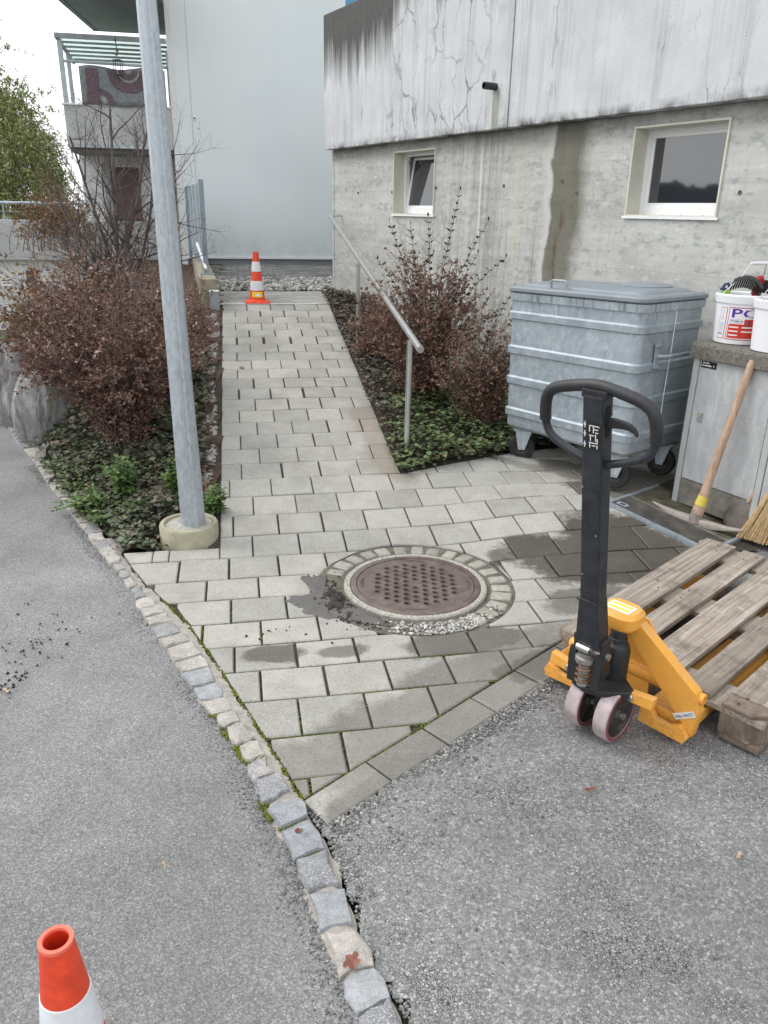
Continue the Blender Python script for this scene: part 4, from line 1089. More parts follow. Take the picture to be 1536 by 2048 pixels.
# left side of the house: ground-floor wall, terrace, balcony over it, soffit of the balcony above
MB().span((-2.02, 9.4, 1.42), (-.60, 9.6, 2.46)).build('side_wall', 'plaster_white', ab)
MB().span((-1.60, 9.36, 1.46), (-1.20, 9.42, 2.20)).build('garden_door', 'door_brown', ab, None, .004)
MB().span((-1.62, 9.385, 2.20), (-1.18, 9.41, 2.23)).build('door_head', 'white_metal', ab)
MB().span((-1.70, 9.37, 1.46), (-1.61, 9.41, 2.25)).build('downpipe', 'galvanised_dull', ab)
MB().span((-.86, 9.33, 1.5), (-.70, 9.38, 1.95)).build('side_window', 'pane_dark', ab)
bal = MB().span((-1.99, FY, 2.43), (-.602, FY + .10, 2.905)).build('balcony_parapet', 'balcony_concrete', ab, None, .005)
MB().span((-2.01, FY - .015, 2.905), (-.602, FY + .12, 2.925)).build('parapet_cap', 'white_metal', bal)
MB().span((-1.99, FY + .101, 2.43), (-1.89, 10.5, 2.905)).build('parapet_side', 'balcony_concrete', bal, None, .005)
MB().span((-2.0, FY - .02, 2.395), (-.602, 10.5, 2.428)).build('balcony_slab', 'canopy_edge', ab)
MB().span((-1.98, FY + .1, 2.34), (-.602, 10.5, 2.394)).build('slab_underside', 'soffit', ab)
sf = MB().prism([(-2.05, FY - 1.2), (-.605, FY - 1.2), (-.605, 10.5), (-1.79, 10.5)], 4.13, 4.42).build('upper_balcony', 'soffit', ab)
MB().prism([(-1.98, FY - 1.2), (-1.965, FY - 1.2), (-1.715, 10.45), (-1.73, 10.45)], 4.122, 4.1295).build('drip_groove', 'sign_black', sf)
# glass canopy
MB().prism([(-1.95, FY), (-.605, FY), (-.605, 10.45), (-2.10, 10.45)], 3.70, 3.712).build('canopy_glass', 'canopy_glass', ab)
for k in range(1, 6): MB().span((-1.98 - k * .015, FY + k * .33, 3.672), (-.605, FY + k * .33 + .012, 3.699)).build('canopy_rib', 'canopy_edge', ab)
MB().span((-2.0, FY - .03, 3.67), (-.605, FY + .01, 3.73)).build('canopy_gutter', 'galvanised_dull', ab, None, .005)
MB().tube([(-1.98, FY, 3.69), (-2.12, 10.45, 3.69)], .03, 6).build('canopy_rafter', 'canopy_edge', ab)
MB().span((-1.985, FY + .02, 2.925), (-1.925, FY + .06, 3.67)).build('canopy_post', 'canopy_edge', ab, None, .004)
MB().span((-2.03, 9.3, 2.905), (-1.98, 9.34, 3.67)).build('canopy_post', 'canopy_edge', ab, None, .004)
MB().tube([(-1.96, FY + .04, 3.42), (-.605, FY + .04, 3.40)], .018, 8).build('balcony_rail', 'canopy_edge', ab, 40)
q = MB(); q.tube([(-.615, FY + .10, 3.6 - .09 * k + .02 * math.sin(k * 2)) for k in range(9)], .016, 6); q.build('awning_chain', 'rope_white', ab, 50)
rug = thing('rug', 'patterned wine and grey rug hanging over the balcony rail', 'rug', (O2.x, O2.y, 0), (0, 0, math.atan2(V2.y, V2.x)))
V = []; F = []
for i in range(19):
    for j in range(7):
        x = -1.74 + i * 1.09 / 18; z = 3.36 - j * .075 + .02 * math.sin(i * .55) * (1 if j == 0 else .3); V.append((x, FY - .022 - .010 * math.sin(i * 1.3 + j * .4), z))
for i in range(18):
    for j in range(6): a = i * 7 + j; F.append((a, a + 1, a + 8, a + 7))
m = MB(); m.add(V, F); o = m.build('pile', 'rug_ground', rug, 60)
so = o.modifiers.new('thick', 'SOLIDIFY'); so.thickness = .008
def rug_ring(cx, cz, r0, r1, a0, a1, mat, y):
    V = []; F = []; n = 28
    for i in range(n + 1):
        a = R(a0 + (a1 - a0) * i / n)
        for r in (r0, r1): V.append((cx + r * math.cos(a), y, cz + r * math.sin(a)))
    for i in range(n): F.append((2 * i, 2 * i + 1, 2 * i + 3, 2 * i + 2))
    m = MB(); m.add(V, F); return m.build('rug_motif', mat, rug)
rug_ring(-1.12, 3.335, .15, .27, 180, 360, 'rug_wine', FY - .040); rug_ring(-1.12, 3.335, .05, .12, 180, 360, 'rug_wine', FY - .040); rug_ring(-1.12, 3.335, .125, .145, 180, 360, 'rug_light', FY - .041); rug_ring(-1.12, 3.335, .0, .045, 180, 360, 'rug_light', FY - .041)
rug_ring(-1.50, 2.935, .10, .17, 0, 90, 'rug_wine', FY - .040); rug_ring(-1.50, 2.935, .03, .08, 0, 90, 'rug_light', FY - .040)
MB().span((-1.66, FY - .043, 2.925), (-1.51, FY - .040, 3.34)).build('rug_border', 'rug_wine', rug)
orn = thing('hanging_lantern', 'small lantern with beads hanging from the balcony canopy', 'lantern', (*XY(FY - .12, -1.23), 3.3))
MB().tube([(0, 0, .02), (0, 0, .44)], .003, 5).build('cord', 'print_dark', orn)
for z in (.36, .24, .20): q = MB(); q.lathe([(0, -.02), (.02, 0), (0, .02)], 8, (rnd.uniform(-.02, .02), 0, z)); q.build('bead', 'ornament', orn, 60)
MB().box((0, 0, .30), (.012, .012, .10)).build('bead_stick', 'teal', orn)
m = MB()
for x, y in ((-.045, -.045), (.045, -.045), (.045, .045), (-.045, .045)): m.box((x, y, .05), (.008, .008, .17))
m.box((0, 0, .135), (.1, .1, .008)); m.box((0, 0, -.035), (.1, .1, .008)); m.build('cage', 'print_dark', orn)
# terrace in front of the ground floor, with a steel railing
te = thing('terrace_wall', 'pale concrete terrace wall behind the shrubs with a white wall below', 'wall', (O2.x, O2.y, 0), (0, 0, math.atan2(V2.y, V2.x)))
MB().span((-9, 9.0, .90), (-.61, 9.25, 1.45)).build('parapet', 'terrace_concrete', te, None, .006)
MB().span((-9, 9.26, 1.30), (-.61, 9.395, 1.40)).build('floor_slab', 'terrace_concrete', te)
MB().span((-9, 9.12, -.8), (-.61, 9.3, .895)).build('lower_wall', 'plaster_white', te)
MB().span((-2.92, 9.10, .42), (-2.80, 9.14, .74)).build('vent_opening', 'door_brown', te)
MB().span((-3.28, 9.10, .52), (-3.13, 9.115, .66)).build('name_plate', 'sign_white', te)
for z in (.56, .60): MB().span((-3.25, 9.094, z), (-3.16, 9.099, z + .012)).build('plate_line', 'print_dark', bpy.data.objects['name_plate'])
rl = thing('terrace_railing', 'thin galvanised railing along the terrace wall', 'railing', (O2.x, O2.y, 0), (0, 0, math.atan2(V2.y, V2.x)))
MB().tube([(-9, 9.1, 1.68), (-1.9, 9.1, 1.68)], .02, 8).build('top_rail', 'galvanised', rl, 40)
for k in range(12): MB().tube([(-8.9 + k * .58, 9.1, 1.45), (-8.9 + k * .58, 9.1, 1.67)], .014, 6).build('post', 'galvanised_dull', rl, 40)
MB().tube([(-9, 9.1, 1.56), (-1.9, 9.1, 1.56)], .006, 6).build('wire', 'galvanised_dull', rl, 40)
sh = thing('white_downpipe', 'broad white pipe casing at the left edge beside the terrace wall', 'pipe casing', (-4.55, 7.95, 0))
m = MB(); m.prism([(-.20, -.15), (.16, -.15), (.16, .15), (-.20, .15)], .30, .95); m.build('casing', 'white_sheet', sh, None, .03)
m = MB(); m.prism([(-.13, -.10), (.12, -.10), (.12, .10), (-.13, .10)], -.10, .31); m.build('foot', 'white_sheet', sh, None, .03)
st = thing('dry_stone_step', 'low dark dry stone step beside the white pipe casing', 'stone wall', (-4.4, 7.2, 0))
for k in range(5):
    for j in range(2):
        q = MB(); q.box((0, 0, 0), (.30 * rnd.uniform(.8, 1.1), .22, .12)); o = q.build('stone', 'boulder', st, 40, .025); o.location = (-.5 + k * .31 + j * .14, .12 * j, .03 + j * .12); o.rotation_euler = (0, 0, rnd.uniform(-.1, .1))
# low garden wall and galvanised screen at the top of the ramp
lw = thing('garden_wall', 'short mossy concrete wall left of the top of the ramp', 'wall', (O2.x, O2.y, 0), (0, 0, math.atan2(V2.y, V2.x)))
MB().prism([(-.20, 4.5), (-.035, 4.5), (-.27, 8.42), (-.46, 8.42)], .2, 1.0).build('wall_body', 'wall_mossy', lw, None, .012)
q = MB().span((-.115, 4.40, .45), (-.022, 4.495, .885)).build('junction_box', 'plinth_grey', lw, None, .006)
MB().span((-.118, 4.392, .885), (-.019, 4.498, .897)).build('box_lid', 'white_metal', q)
sr = thing('metal_screen', 'galvanised screen of upright sheet slats on the garden wall', 'screen', (O2.x, O2.y, 0), (0, 0, math.atan2(V2.y, V2.x)))
for k in range(5):
    f = k / 4.6; s_ = 5.12 + f * 2.9; c_ = -.150 - f * .30
    q = MB(); q.box((0, 0, 0), (.008, .52, .84)); o = q.build('slat', 'screen_zinc', sr, None, .002); o.location = (c_ - .022, s_ + .26, 1.48 + .03 * f); o.rotation_euler = (0, 0, .09)
for s_, c_ in ((5.06, -.148), (8.0, -.445)):
    q = MB(); q.span((c_ - .030, s_ - .008, 1.0), (c_ + .020, s_ + .03, 1.925)); q.build('post', 'screen_zinc', sr, None, .004)
MB().span((-.21, 5.0, 1.0), (-.07, 5.14, 1.012)).build('foot_plate', 'galvanised_dull', sr)
MB().tube([(-.24, 5.35, 1.30), (-.15, 5.00, 1.06)], .016, 8).build('brace', 'white_metal', sr, 40)

# ------------------------------------------------------------------ steel handrail on the right of the ramp
hr = thing('handrail', 'brushed stainless steel handrail on two posts beside the ramp', 'handrail')
P1 = Vector((.141, 4.857, .165)); P2 = Vector((-.26, 6.96, .49))
e1 = Vector((.150, 4.62, .905)); 
d_ = (P2 - P1); d_.z = .332; d_.normalize()
rail0 = Vector((P1.x, P1.y, .945)) - d_ * .30; rail1 = rail0 + d_ * 4.55
MB().tube([rail0, rail1], .0215, 16).build('rail', 'stainless', hr, 30)
MB().tube([rail1, rail1 + Vector((.05, .05, .0)), rail1 + Vector((.13, .10, .01))], .009, 8).build('wall_bracket', 'stainless', hr, 40)
for P, L_ in ((P1, .735), (P2, .735)):
    o = MB().tube([P - Vector((0, 0, .1)), P + Vector((0, 0, L_))], .0185, 16).build('post', 'stainless', hr, 30)
    z = rail0.z + (P - rail0).dot(Vector((d_.x, d_.y, 0)).normalized()) * d_.z / math.hypot(d_.x, d_.y)
    MB().tube([P + Vector((0, 0, L_)), Vector((P.x, P.y, z - .015))], .0065, 8).build('pin', 'stainless', o, 40)
    MB().tube([P + Vector((0, 0, L_)), P + Vector((0, 0, L_ + .006))], .020, 16).build('cap', 'stainless', o, 40)
dc = thing('drain_channel', 'narrow slotted drain channel across the top of the ramp', 'drain', (*XY(TOP + .02, 0), 0), (0, 0, math.atan2(V2.y, V2.x)))
zt = gz(*XY(TOP + .02, .4))
MB().span((-.02, -.022, zt - .03), (.98, .022, zt + .001)).build('channel', 'sign_black', dc)
for k in range(34): MB().span((-.02 + k * .03, -.018, zt + .001), (-.004 + k * .03, .018, zt + .006)).build('grate_bar', 'white_metal', dc)
for y in (-.021, .021): MB().span((-.02, y - .003, zt + .001), (.98, y + .003, zt + .007)).build('grate_edge', 'white_metal', dc)
# ------------------------------------------------------------------ waste container
wc = thing('waste_container', 'large ribbed galvanised waste container on castors with a grey lid by the wall', 'waste container', (.7804, 5.0275, .105), (0, R(-.9), R(-51.4)))
CW, CD, ZB, ZT = .98, .62, .225, 1.09
def rrect(x0, x1, y0, y1, r, n=5):
    pts = []
    for cx, cy, a0 in ((x1 - r, y0 + r, -90), (x1 - r, y1 - r, 0), (x0 + r, y1 - r, 90), (x0 + r, y0 + r, 180)):
        pts += [(cx + r * math.cos(R(a0 + 90 * i / n)), cy + r * math.sin(R(a0 + 90 * i / n))) for i in range(n + 1)]
    return pts
def loft(secs, capb=True, capt=True):
    m = MB(); n = len(secs[0][0]); V = []
    for poly, z in secs: V += [(p[0], p[1], z) for p in poly]
    F = [(k * n + i, k * n + (i + 1) % n, (k + 1) * n + (i + 1) % n, (k + 1) * n + i) for k in range(len(secs) - 1) for i in range(n)]
    if capb: F.append(list(range(n))[::-1])
    if capt: F.append(list(range((len(secs) - 1) * n, len(secs) * n)))
    return m.add(V, F)
secs = []; H = ZT - ZB
def sect(f, o): tp = .012 * (1 - f); return (rrect(tp - o, CW - tp + o, tp - o, CD - tp + o, .045), ZB + f * H)
prof = [(0, -.012), (.02, 0)]
for a, b in ((.095, .16), (.335, .40), (.56, .625), (.81, .87)):
    prof += [(a, 0), (a + .002, -.003), (a + .006, .011), (b - .012, .012), (b - .002, .002), (b, 0)]
prof += [(.945, 0), (.947, .010), (.995, .011), (1.0, .006)]
for f, o in prof: secs.append(sect(f, o))
body = loft(secs).build('body', 'galvanised_bin', wc, 22)
lidp = [(rrect(-.016, CW + .016, -.016, CD + .016, .055), ZT + .004), (rrect(-.020, CW + .020, -.020, CD + .020, .055), ZT + .010), (rrect(-.020, CW + .020, -.020, CD + .020, .055), ZT + .026), (rrect(-.006, CW + .006, -.006, CD + .006, .055), ZT + .036),
        (rrect(.05, CW - .05, .05, CD - .05, .05), ZT + .040), (rrect(.065, CW - .065, .065, CD - .065, .05), ZT + .052), (rrect(.10, CW - .10, .12, CD - .12, .05), ZT + .060)]
lid = loft(lidp).build('lid', 'lid_grey', wc, 25)
q = MB(); q.lathe([(.15, ZT + .050), (.15, ZT + .066), (.13, ZT + .074), (0, ZT + .078)], 28, (0, 0, 0)); o = q.build('round_dome', 'lid_grey', lid, 40); o.location = (.70, .42, 0)
MB().tube([(.30, .035, ZT + .034), (.30, .030, ZT + .078), (.315, .030, ZT + .086), (.405, .030, ZT + .086), (.42, .030, ZT + .078), (.42, .035, ZT + .034)], .008, 8).build('handle', 'galvanised_dull', lid, 60)
for x in (.29, .43): MB().box((x, .033, ZT + .037), (.035, .03, .006)).build('handle_foot', 'galvanised_dull', lid)
# carrying bar on the right-hand side
q = MB(); q.box((CW + .012, .16, .80), (.012, .035, .13)); q.box((CW + .020, .16, .86), (.02, .05, .012)); q.box((CW + .020, .16, .74), (.02, .05, .012)); o = q.build('bar_bracket', 'galvanised', wc); o['kind'] = 'stuff'
MB().tube([(CW + .01, .16, .80), (CW + .045, .18, .80), (CW + .055, .22, .80), (CW + .055, .62, .80)], .011, 8).build('lifting_bar', 'galvanised_dull', wc, 60)
MB().tube([(CW + .014, .30, ZT - .05), (CW + .016, .29, .8), (CW + .010, .285, .55), (CW + .012, .28, ZB + .03)], .0022, 5).build('tie_wire', 'sign_white', wc)
for (x, y, a) in ((.115, .085, 38), (CW - .115, .085, 20), (CW - .10, CD - .08, 10), (.11, CD - .08, 30)):
    ca = bpy.data.objects.new('castor', None); ca.location = (x, y, 0); ca.rotation_euler = (0, 0, R(a)); link(ca, wc)
    M = Matrix.Rotation(R(90), 3, 'X')
    t = MB().lathe([(.050, -.022), (.080, -.024), (.088, -.018), (.090, 0), (.088, .018), (.080, .024), (.050, .022)], 28, (0, 0, .09), M, True).build('tyre', 'rubber', ca, 40)
    MB().lathe([(0, -.018), (.018, -.022), (.03, -.012), (.050, -.018), (.050, .018), (.03, .012), (.018, .022), (0, .018)], 20, (0, 0, .09), M).build('hub', 'grip_rubber', ca, 40)
    for sy in (-1, 1): MB().prism([(-.022, .075), (.022, .075), (.062, ZB - .02), (-.045, ZB - .02)], sy * .032 - .003, sy * .032 + .003, 'y').build('fork', 'galvanised', ca, None, .002)
    MB().box((.01, 0, ZB - .012), (.13, .10, .014)).build('mount_plate', 'galvanised_dull', ca)
    MB().tube([(0, -.04, .09), (0, .04, .09)], .008, 8).build('axle', 'zinc_bolt', ca, 40)

# ------------------------------------------------------------------ utility cabinet with buckets on top
CAB = Vector((1.728, 4.333, .075)); CRZ = R(-59)
cab = thing('utility_cabinet', 'low grey cable distribution cabinet with a patterned door and a coarse concrete top', 'cabinet', CAB, (0, 0, CRZ))
CWD, CDP = 1.06, .36
q = MB(); q.span((0, .004, 0), (CWD, CDP, .85)); q.build('housing', 'cab_frame', cab, None, .004)
for x in (0, .505, CWD - .035): MB().span((x, -.016, .0), (x + .036, .02, .852)).build('post', 'cab_frame', cab, None, .004)
for a, b in ((.040, .500), (.546, CWD - .040)):
    MB().span((a, -.006, .0), (b, .02, .150)).build('plinth_panel', 'cab_plinth', cab, None, .004)
    d = MB().span((a, -.012, .158), (b, .02, .848)).build('door', 'cabinet_door', cab, None, .004)
    k = MB().span((a + .045, -.020, .505), (a + .075, -.011, .56)).build('lock', 'zinc_bolt', d, None, .003)
    k2 = MB().span((a + .051, -.0225, .515), (a + .069, -.0195, .545)).build('lock_shield', 'galvanised_dull', d)
    if a < .1:
        MB().span((a + .056, -.0245, .541), (a + .063, -.022, .548)).build('lock_mark', 'sticker_yellow', d)
        s_ = MB().span((a + .012, -.0145, .805), (a + .108, -.0115, .842)).build('name_plate', 'sign_black', d)
        for x0, x1, z in ((.022, .038, .829), (.042, .062, .829), (.020, .030, .815), (.034, .052, .815), (.054, .078, .815), (.090, .096, .817)):
            q = MB(); q.span((a + x0, -.0165, z), (a + x1, -.0143, z + .006)); q.build('plate_print', 'sign_white', d)
m = MB(); pts = rrect(-.035, CWD + .03, -.040, CDP + .02, .03, 3)
loft([(pts, .853), (pts, .92), ([(p[0] * .985 + .008, p[1] * .95 + .008) for p in pts], .937)]).build('top_slab', 'slab_grain', cab, None, .004)
def wrap(flat, cx, cy, r, a0, dr, name, mat, parent, zf=None):
    """flat pieces given in metres (u to the right, v up) laid on a cylinder; a0 = facing angle"""
    m = MB()
    for poly in flat:
        (u0, v0), (u1, v1) = poly; n = max(1, int((u1 - u0) / .012)); V = []; F = []
        for i in range(n + 1):
            for v in (v0, v1):
                rr = r(v) + dr; a = a0 + (u0 + (u1 - u0) * i / n) / r(v); V.append((cx + rr * math.cos(a), cy + rr * math.sin(a), v))
        for i in range(n): F.append((2 * i, 2 * i + 2, 2 * i + 3, 2 * i + 1))
        m.add(V, F)
    return m.build(name, mat, parent)
def text_mesh(s, size, sx=1.0, bold=0.0):
    cu = bpy.data.curves.new('lettering', 'FONT'); cu.body = s; cu.size = size; cu.resolution_u = 2; cu.offset = bold
    o = bpy.data.objects.new('lettering', cu); COL.objects.link(o); bpy.context.view_layer.update()
    me = bpy.data.meshes.new_from_object(o.evaluated_get(bpy.context.evaluated_depsgraph_get())); bpy.data.objects.remove(o)
    bm = bmesh.new(); bm.from_mesh(me); bm.verts.ensure_lookup_table()
    V = [(v.co.x * sx, v.co.y) for v in bm.verts]; F = [[v.index for v in f.verts] for f in bm.faces]; bm.free(); return V, F
def wrap_text(s, size, u, v, cx, cy, r, a0, dr, name, mat, parent, sx=1.0, bold=0.0):
    V, F = text_mesh(s, size, sx, bold); m = MB(); P = []
    for (x, y) in V:
        vv = v + y; rr = r(vv) + dr; a = a0 + (u + x) / r(vv); P.append((cx + rr * math.cos(a), cy + rr * math.sin(a), vv))
    m.add(P, F); return m.build(name, mat, parent)
def flat_text(s, size, M, name, mat, parent, sx=1.0, bold=0.0):
    V, F = text_mesh(s, size, sx, bold); m = MB(); m.add([M @ Vector((x, y, 0)) for x, y in V], F); return m.build(name, mat, parent)
def bucket(label, lx, ly, group):
    p = Matrix.Rotation(CRZ, 4, 'Z') @ Vector((lx, ly, 0))
    b = thing('bucket', label, 'bucket', (CAB.x + p.x, CAB.y + p.y, CAB.z + .937), (0, 0, CRZ), group)
    rf = lambda z: .122 + .016 * z / .26
    MB().lathe([(0, .002), (.112, 0), (.122, .006), (rf(.215), .215), (rf(.217) + .007, .217), (rf(.25) + .010, .255), (rf(.25) + .005, .262), (rf(.25) - .001, .255), (.12, .02), (0, .02)], 40).build('tub', 'bucket_white', b, 35)
    return b, rf
GRP = 'white plastic buckets on the cabinet'
b1, rf = bucket('white tub with red printed label and purple letters, full of brushes', .115, .165, GRP)
FA = R(-54 + 3)                                                    # the printed side faces the way the photographer stood
q = wrap([((-.072, .028), (.135, .198))], 0, 0, rf, FA, .0008, 'label', 'print_line', b1)
wrap([((-.068, .032), (.131, .194))], 0, 0, rf, FA, .0013, 'label_ground', 'bucket_white', b1)
wrap([((-.063, .037), (.127, .112)), ((.012, .112), (.127, .138))], 0, 0, rf, FA, .0018, 'label_field', 'print_red', b1)
wrap_text('PCI', .064, -.060, .147, 0, 0, rf, FA, .0026, 'letters', 'print_purple', b1, 1.75, .0010)
wrap_text('PCI Polyfix plus', .0125, -.060, .124, 0, 0, rf, FA, .0026, 'product_line', 'print_dark', b1, .85, .0002)
wrap([((-.060, .136), (-.005, .139)), ((-.060, .116), (.0, .119))], 0, 0, rf, FA, .0022, 'small_print', 'print_lilac', b1)['kind'] = 'stuff'
wrap([((-.058, .092), (-.012, .099)), ((-.058, .071), (-.012, .078)), ((-.058, .050), (-.012, .057)), ((.004, .092), (.062, .099)), ((.004, .070), (.062, .077))], 0, 0, rf, FA, .0023, 'print_bar', 'bucket_white', b1)['kind'] = 'stuff'
wrap([((.032, .118), (.044, .132)), ((.018, .104), (.030, .112)), ((.034, .104), (.046, .112))], 0, 0, rf, FA, .0026, 'pictogram', 'print_dark', b1)['kind'] = 'stuff'
wrap([((-.125, .030), (-.082, .194))], 0, 0, rf, FA, .0008, 'side_label', 'print_line', b1)
wrap([((-.122, .033), (-.085, .191))], 0, 0, rf, FA, .0013, 'side_ground', 'bucket_white', b1)
q = wrap([((-.116, .110 - .008 * k), (-.092, .113 - .008 * k)) for k in range(6)], 0, 0, rf, FA, .002, 'side_print', 'print_grey', b1); q['kind'] = 'stuff'
for v in (.172, .140):
    m = MB(); P = []
    for k in range(4):
        for s_ in (1, .72): a = k * math.pi / 2; u = -.104 + .011 * s_ * math.cos(a); vv = v + .015 * s_ * math.sin(a); P.append(((rf(vv) + .002) * math.cos(FA + u / rf(vv)), (rf(vv) + .002) * math.sin(FA + u / rf(vv)), vv))
    m.add(P, [(2 * k, 2 * k + 1, (2 * k + 3) % 8, (2 * k + 2) % 8) for k in range(4)]); m.build('hazard_diamond', 'print_grey', b1)
wrap_text('PCI', .014, -.117, .050, 0, 0, rf, FA, .0026, 'small_letters', 'print_dark', b1, 1.1, .0004)
rim = .138
ca, sa = math.cos(FA), math.sin(FA)
hd = [(-.6, 0), (-.5, .5)]
A0 = Vector((rim * math.cos(FA - 1.05), rim * math.sin(FA - 1.05), .235)); A1 = Vector((rim * math.cos(FA + 2.09), rim * math.sin(FA + 2.09), .235))
md = (A0 + A1) / 2 + Vector((0, 0, .185)) + Vector((.05, .0, 0))
tt = (A1 - A0).normalized()
MB().tube([A0, A0 + Vector((0, 0, .03)) + tt * .01, A0.lerp(md, .55) + Vector((0, 0, .015)), md - tt * .045, md + tt * .045, A1.lerp(md, .55) + Vector((0, 0, .015)), A1 + Vector((0, 0, .03)) - tt * .01, A1], .0025, 6).build('bail', 'zinc_bolt', b1, 60)
MB().tube([md - tt * .045, md + tt * .045], .0085, 10).build('grip', 'bucket_white', b1, 50)
b2, rf = bucket('white tub nearest the right edge with a green and peach label', .40, .095, GRP)
wrap([((-.01, .06), (.10, .10)), ((-.012, .10), (.10, .145))], 0, 0, rf, FA, .0012, 'label', 'print_peach', b2)
wrap([((.0, .155), (.10, .20))], 0, 0, rf, FA, .0012, 'label_top', 'print_green', b2)
MB().tube([(rim * math.cos(FA - 1.2), rim * math.sin(FA - 1.2), .225), (rim * math.cos(FA - 1.2) * 1.03, rim * math.sin(FA - 1.2) * 1.03, .25), (-.02, -.02, .40), (.06, .06, .44)], .0025, 6).build('bail', 'zinc_bolt', b2, 60)
def inb(b, x, y, z): return b.matrix_basis @ Vector((x, y, z))
def rotl(rz, rx=0, ry=0): return (rx, ry, CRZ + rz)
rt = Vector((math.cos(FA + R(90)), math.sin(FA + R(90)), 0)); bk = Vector((-math.cos(FA), -math.sin(FA), 0))       # right and away as seen from the front
def spot(b, u, w, z): v = rt * u + bk * w; return b.matrix_basis @ Vector((v.x, v.y, z))
sb = thing('scrubbing_brush', 'black arched scrubbing brush lying across the red labelled bucket', 'brush', spot(b1, -.005, -.03, .262), rotl(FA + R(90), 0, R(12)))
m = MB(); V = []
for i in range(9):
    t = -1 + i / 4; z = .075 - .035 * t * t
    for y in (-.028, .028): V += [(t * .075, y, z), (t * .075, y, z + .020)]
F = []
for i in range(8):
    a = i * 4; F += [(a, a + 4, a + 5, a + 1), (a + 2, a + 3, a + 7, a + 6), (a + 1, a + 5, a + 7, a + 3), (a, a + 2, a + 6, a + 4)]
F += [(0, 1, 3, 2), (32, 34, 35, 33)]; m.add(V, F); m.build('back', 'lid_dark', sb, None, .003)
m = MB()
for i in range(15):
    t = -.95 + i * .135; z = .075 - .035 * t * t
    for y in (-.02, 0, .02): m.box((t * .078, y, z - .022), (.0055, .006, .046))
o = m.build('bristles', 'bristle_black', sb); o['kind'] = 'stuff'
t_ = thing('trowel_handle', 'short red tool handle sticking out of the red labelled bucket', 'tool', spot(b1, .055, .0, .25), rotl(FA + R(90), R(20), R(-20)))
MB().tube([(0, 0, -.03), (0, 0, .02), (.03, 0, .06)], [.018, .022, .014], 10).build('grip', 'tool_red', t_, 60)
MB().lathe([(.010, .055), (.026, .07), (.022, .10), (0, .106)], 14, (.03, 0, 0)).build('knob', 'tool_red', t_, 60)
pbr = thing('paint_brush', 'flat black bristled paint brush leaning out of the bucket', 'brush', spot(b1, .085, -.01, .25), rotl(FA + R(90), 0, R(8)))
MB().span((-.033, -.012, .02), (.033, .012, .085)).build('bristles', 'bristle_black', pbr, None, .004); MB().span((-.034, -.014, -.02), (.034, .014, .02)).build('ferrule', 'steel', pbr, None, .003)
gt = thing('clamp', 'small green and dark blue plastic clamp on the bucket rim', 'clamp', spot(b1, -.095, .02, .258), rotl(FA + R(90)))
MB().box((0, 0, .006), (.045, .03, .02)).build('jaw', 'tool_green', gt, None, .005)
MB().tube([(-.02, 0, .018), (-.012, 0, .045), (.004, 0, .05), (.014, 0, .03)], .008, 8).build('lever', 'tool_blue', gt, 60)
MB().box((-.012, 0, .02), (.04, .034, .012)).build('pad', 'tool_blue', gt, None, .003)
tr = thing('float_trowel', 'wooden float with a pale steel blade lying on the front bucket', 'trowel', spot(b2, .01, -.07, .262), rotl(FA + R(84), R(-12), R(-8)))
MB().span((-.12, -.04, 0), (.16, .04, .010)).build('board', 'trowel_tan', tr, None, .003); MB().tube([(-.03, 0, .01), (-.03, 0, .04), (.08, 0, .04), (.08, 0, .01)], .010, 8).build('grip', 'handle_wood', tr, 60)
sp_ = thing('steel_spatula', 'grey steel spatula standing in the front bucket', 'spatula', spot(b2, -.02, .02, .2), rotl(FA + R(90), 0, R(25)))
MB().prism([(-.02, 0), (.02, 0), (.045, .16), (-.045, .16)], -.001, .001, 'y').build('blade', 'bucket_white', sp_); MB().tube([(0, 0, -.1), (0, 0, .02)], .012, 8).build('grip', 'handle_wood', sp_)

# ------------------------------------------------------------------ tools leaning on the cabinet
pk = thing('pickaxe', 'pickaxe with a worn wooden handle and a yellow tape band leaning on the cabinet', 'pickaxe', (1.752, 4.030, .055))
hb = Vector((0, 0, .03)); ht = Vector((.138, -.028, .915))
MB().tube([hb.lerp(ht, f) for f in (0, .06, .12, .3, .6, .85, .97, 1)], [.031, .033, .026, .0225, .020, .020, .0205, .015], 14).build('handle', 'handle_wood', pk, 60)
MB().tube([hb.lerp(ht, .085), hb.lerp(ht, .145)], [.0325, .0275], 14).build('tape_band', 'tape_yellow', pk, 60)
hd = Vector((.63, -.68, 0)).normalized() if False else Vector((.710, -.704, 0)); V = []; F = []
n = 16
for i in range(n + 1):
    t = -1 + 2 * i / n; x = t * .262; z = .012 + .035 * t * t - .035 * t * .3 - .008
    w = .020 * (1 - abs(t) ** 1.6) + .004; h = .020 * (1 - abs(t) ** 1.3) + .0035
    if t > .5: w += .010 * (t - .5) * 2; h *= .85
    c = hd * x; nn_ = Vector((-hd.y, hd.x, 0))
    for a, b in ((-1, -1), (1, -1), (1, 1), (-1, 1)): p = c + nn_ * (a * w) + Vector((0, 0, z + b * h)); V.append(tuple(p))
for i in range(n): F += [(i * 4 + k, i * 4 + (k + 1) % 4, i * 4 + 4 + (k + 1) % 4, i * 4 + 4 + k) for k in range(4)]
F += [(0, 1, 2, 3), (n * 4, n * 4 + 3, n * 4 + 2, n * 4 + 1)]
m = MB(); m.add(V, F); m.build('head', 'edge_steel', pk, 50, .003)
MB().tube([hb - Vector((0, 0, .03)), hb + Vector((.003, 0, .045))], [.040, .030], 12).build('socket', 'tool_steel', pk, 60)
sv = thing('shovel', 'dark steel shovel blade standing behind the pickaxe head, leaning on the cabinet', 'shovel', (1.918, 3.962, .034))
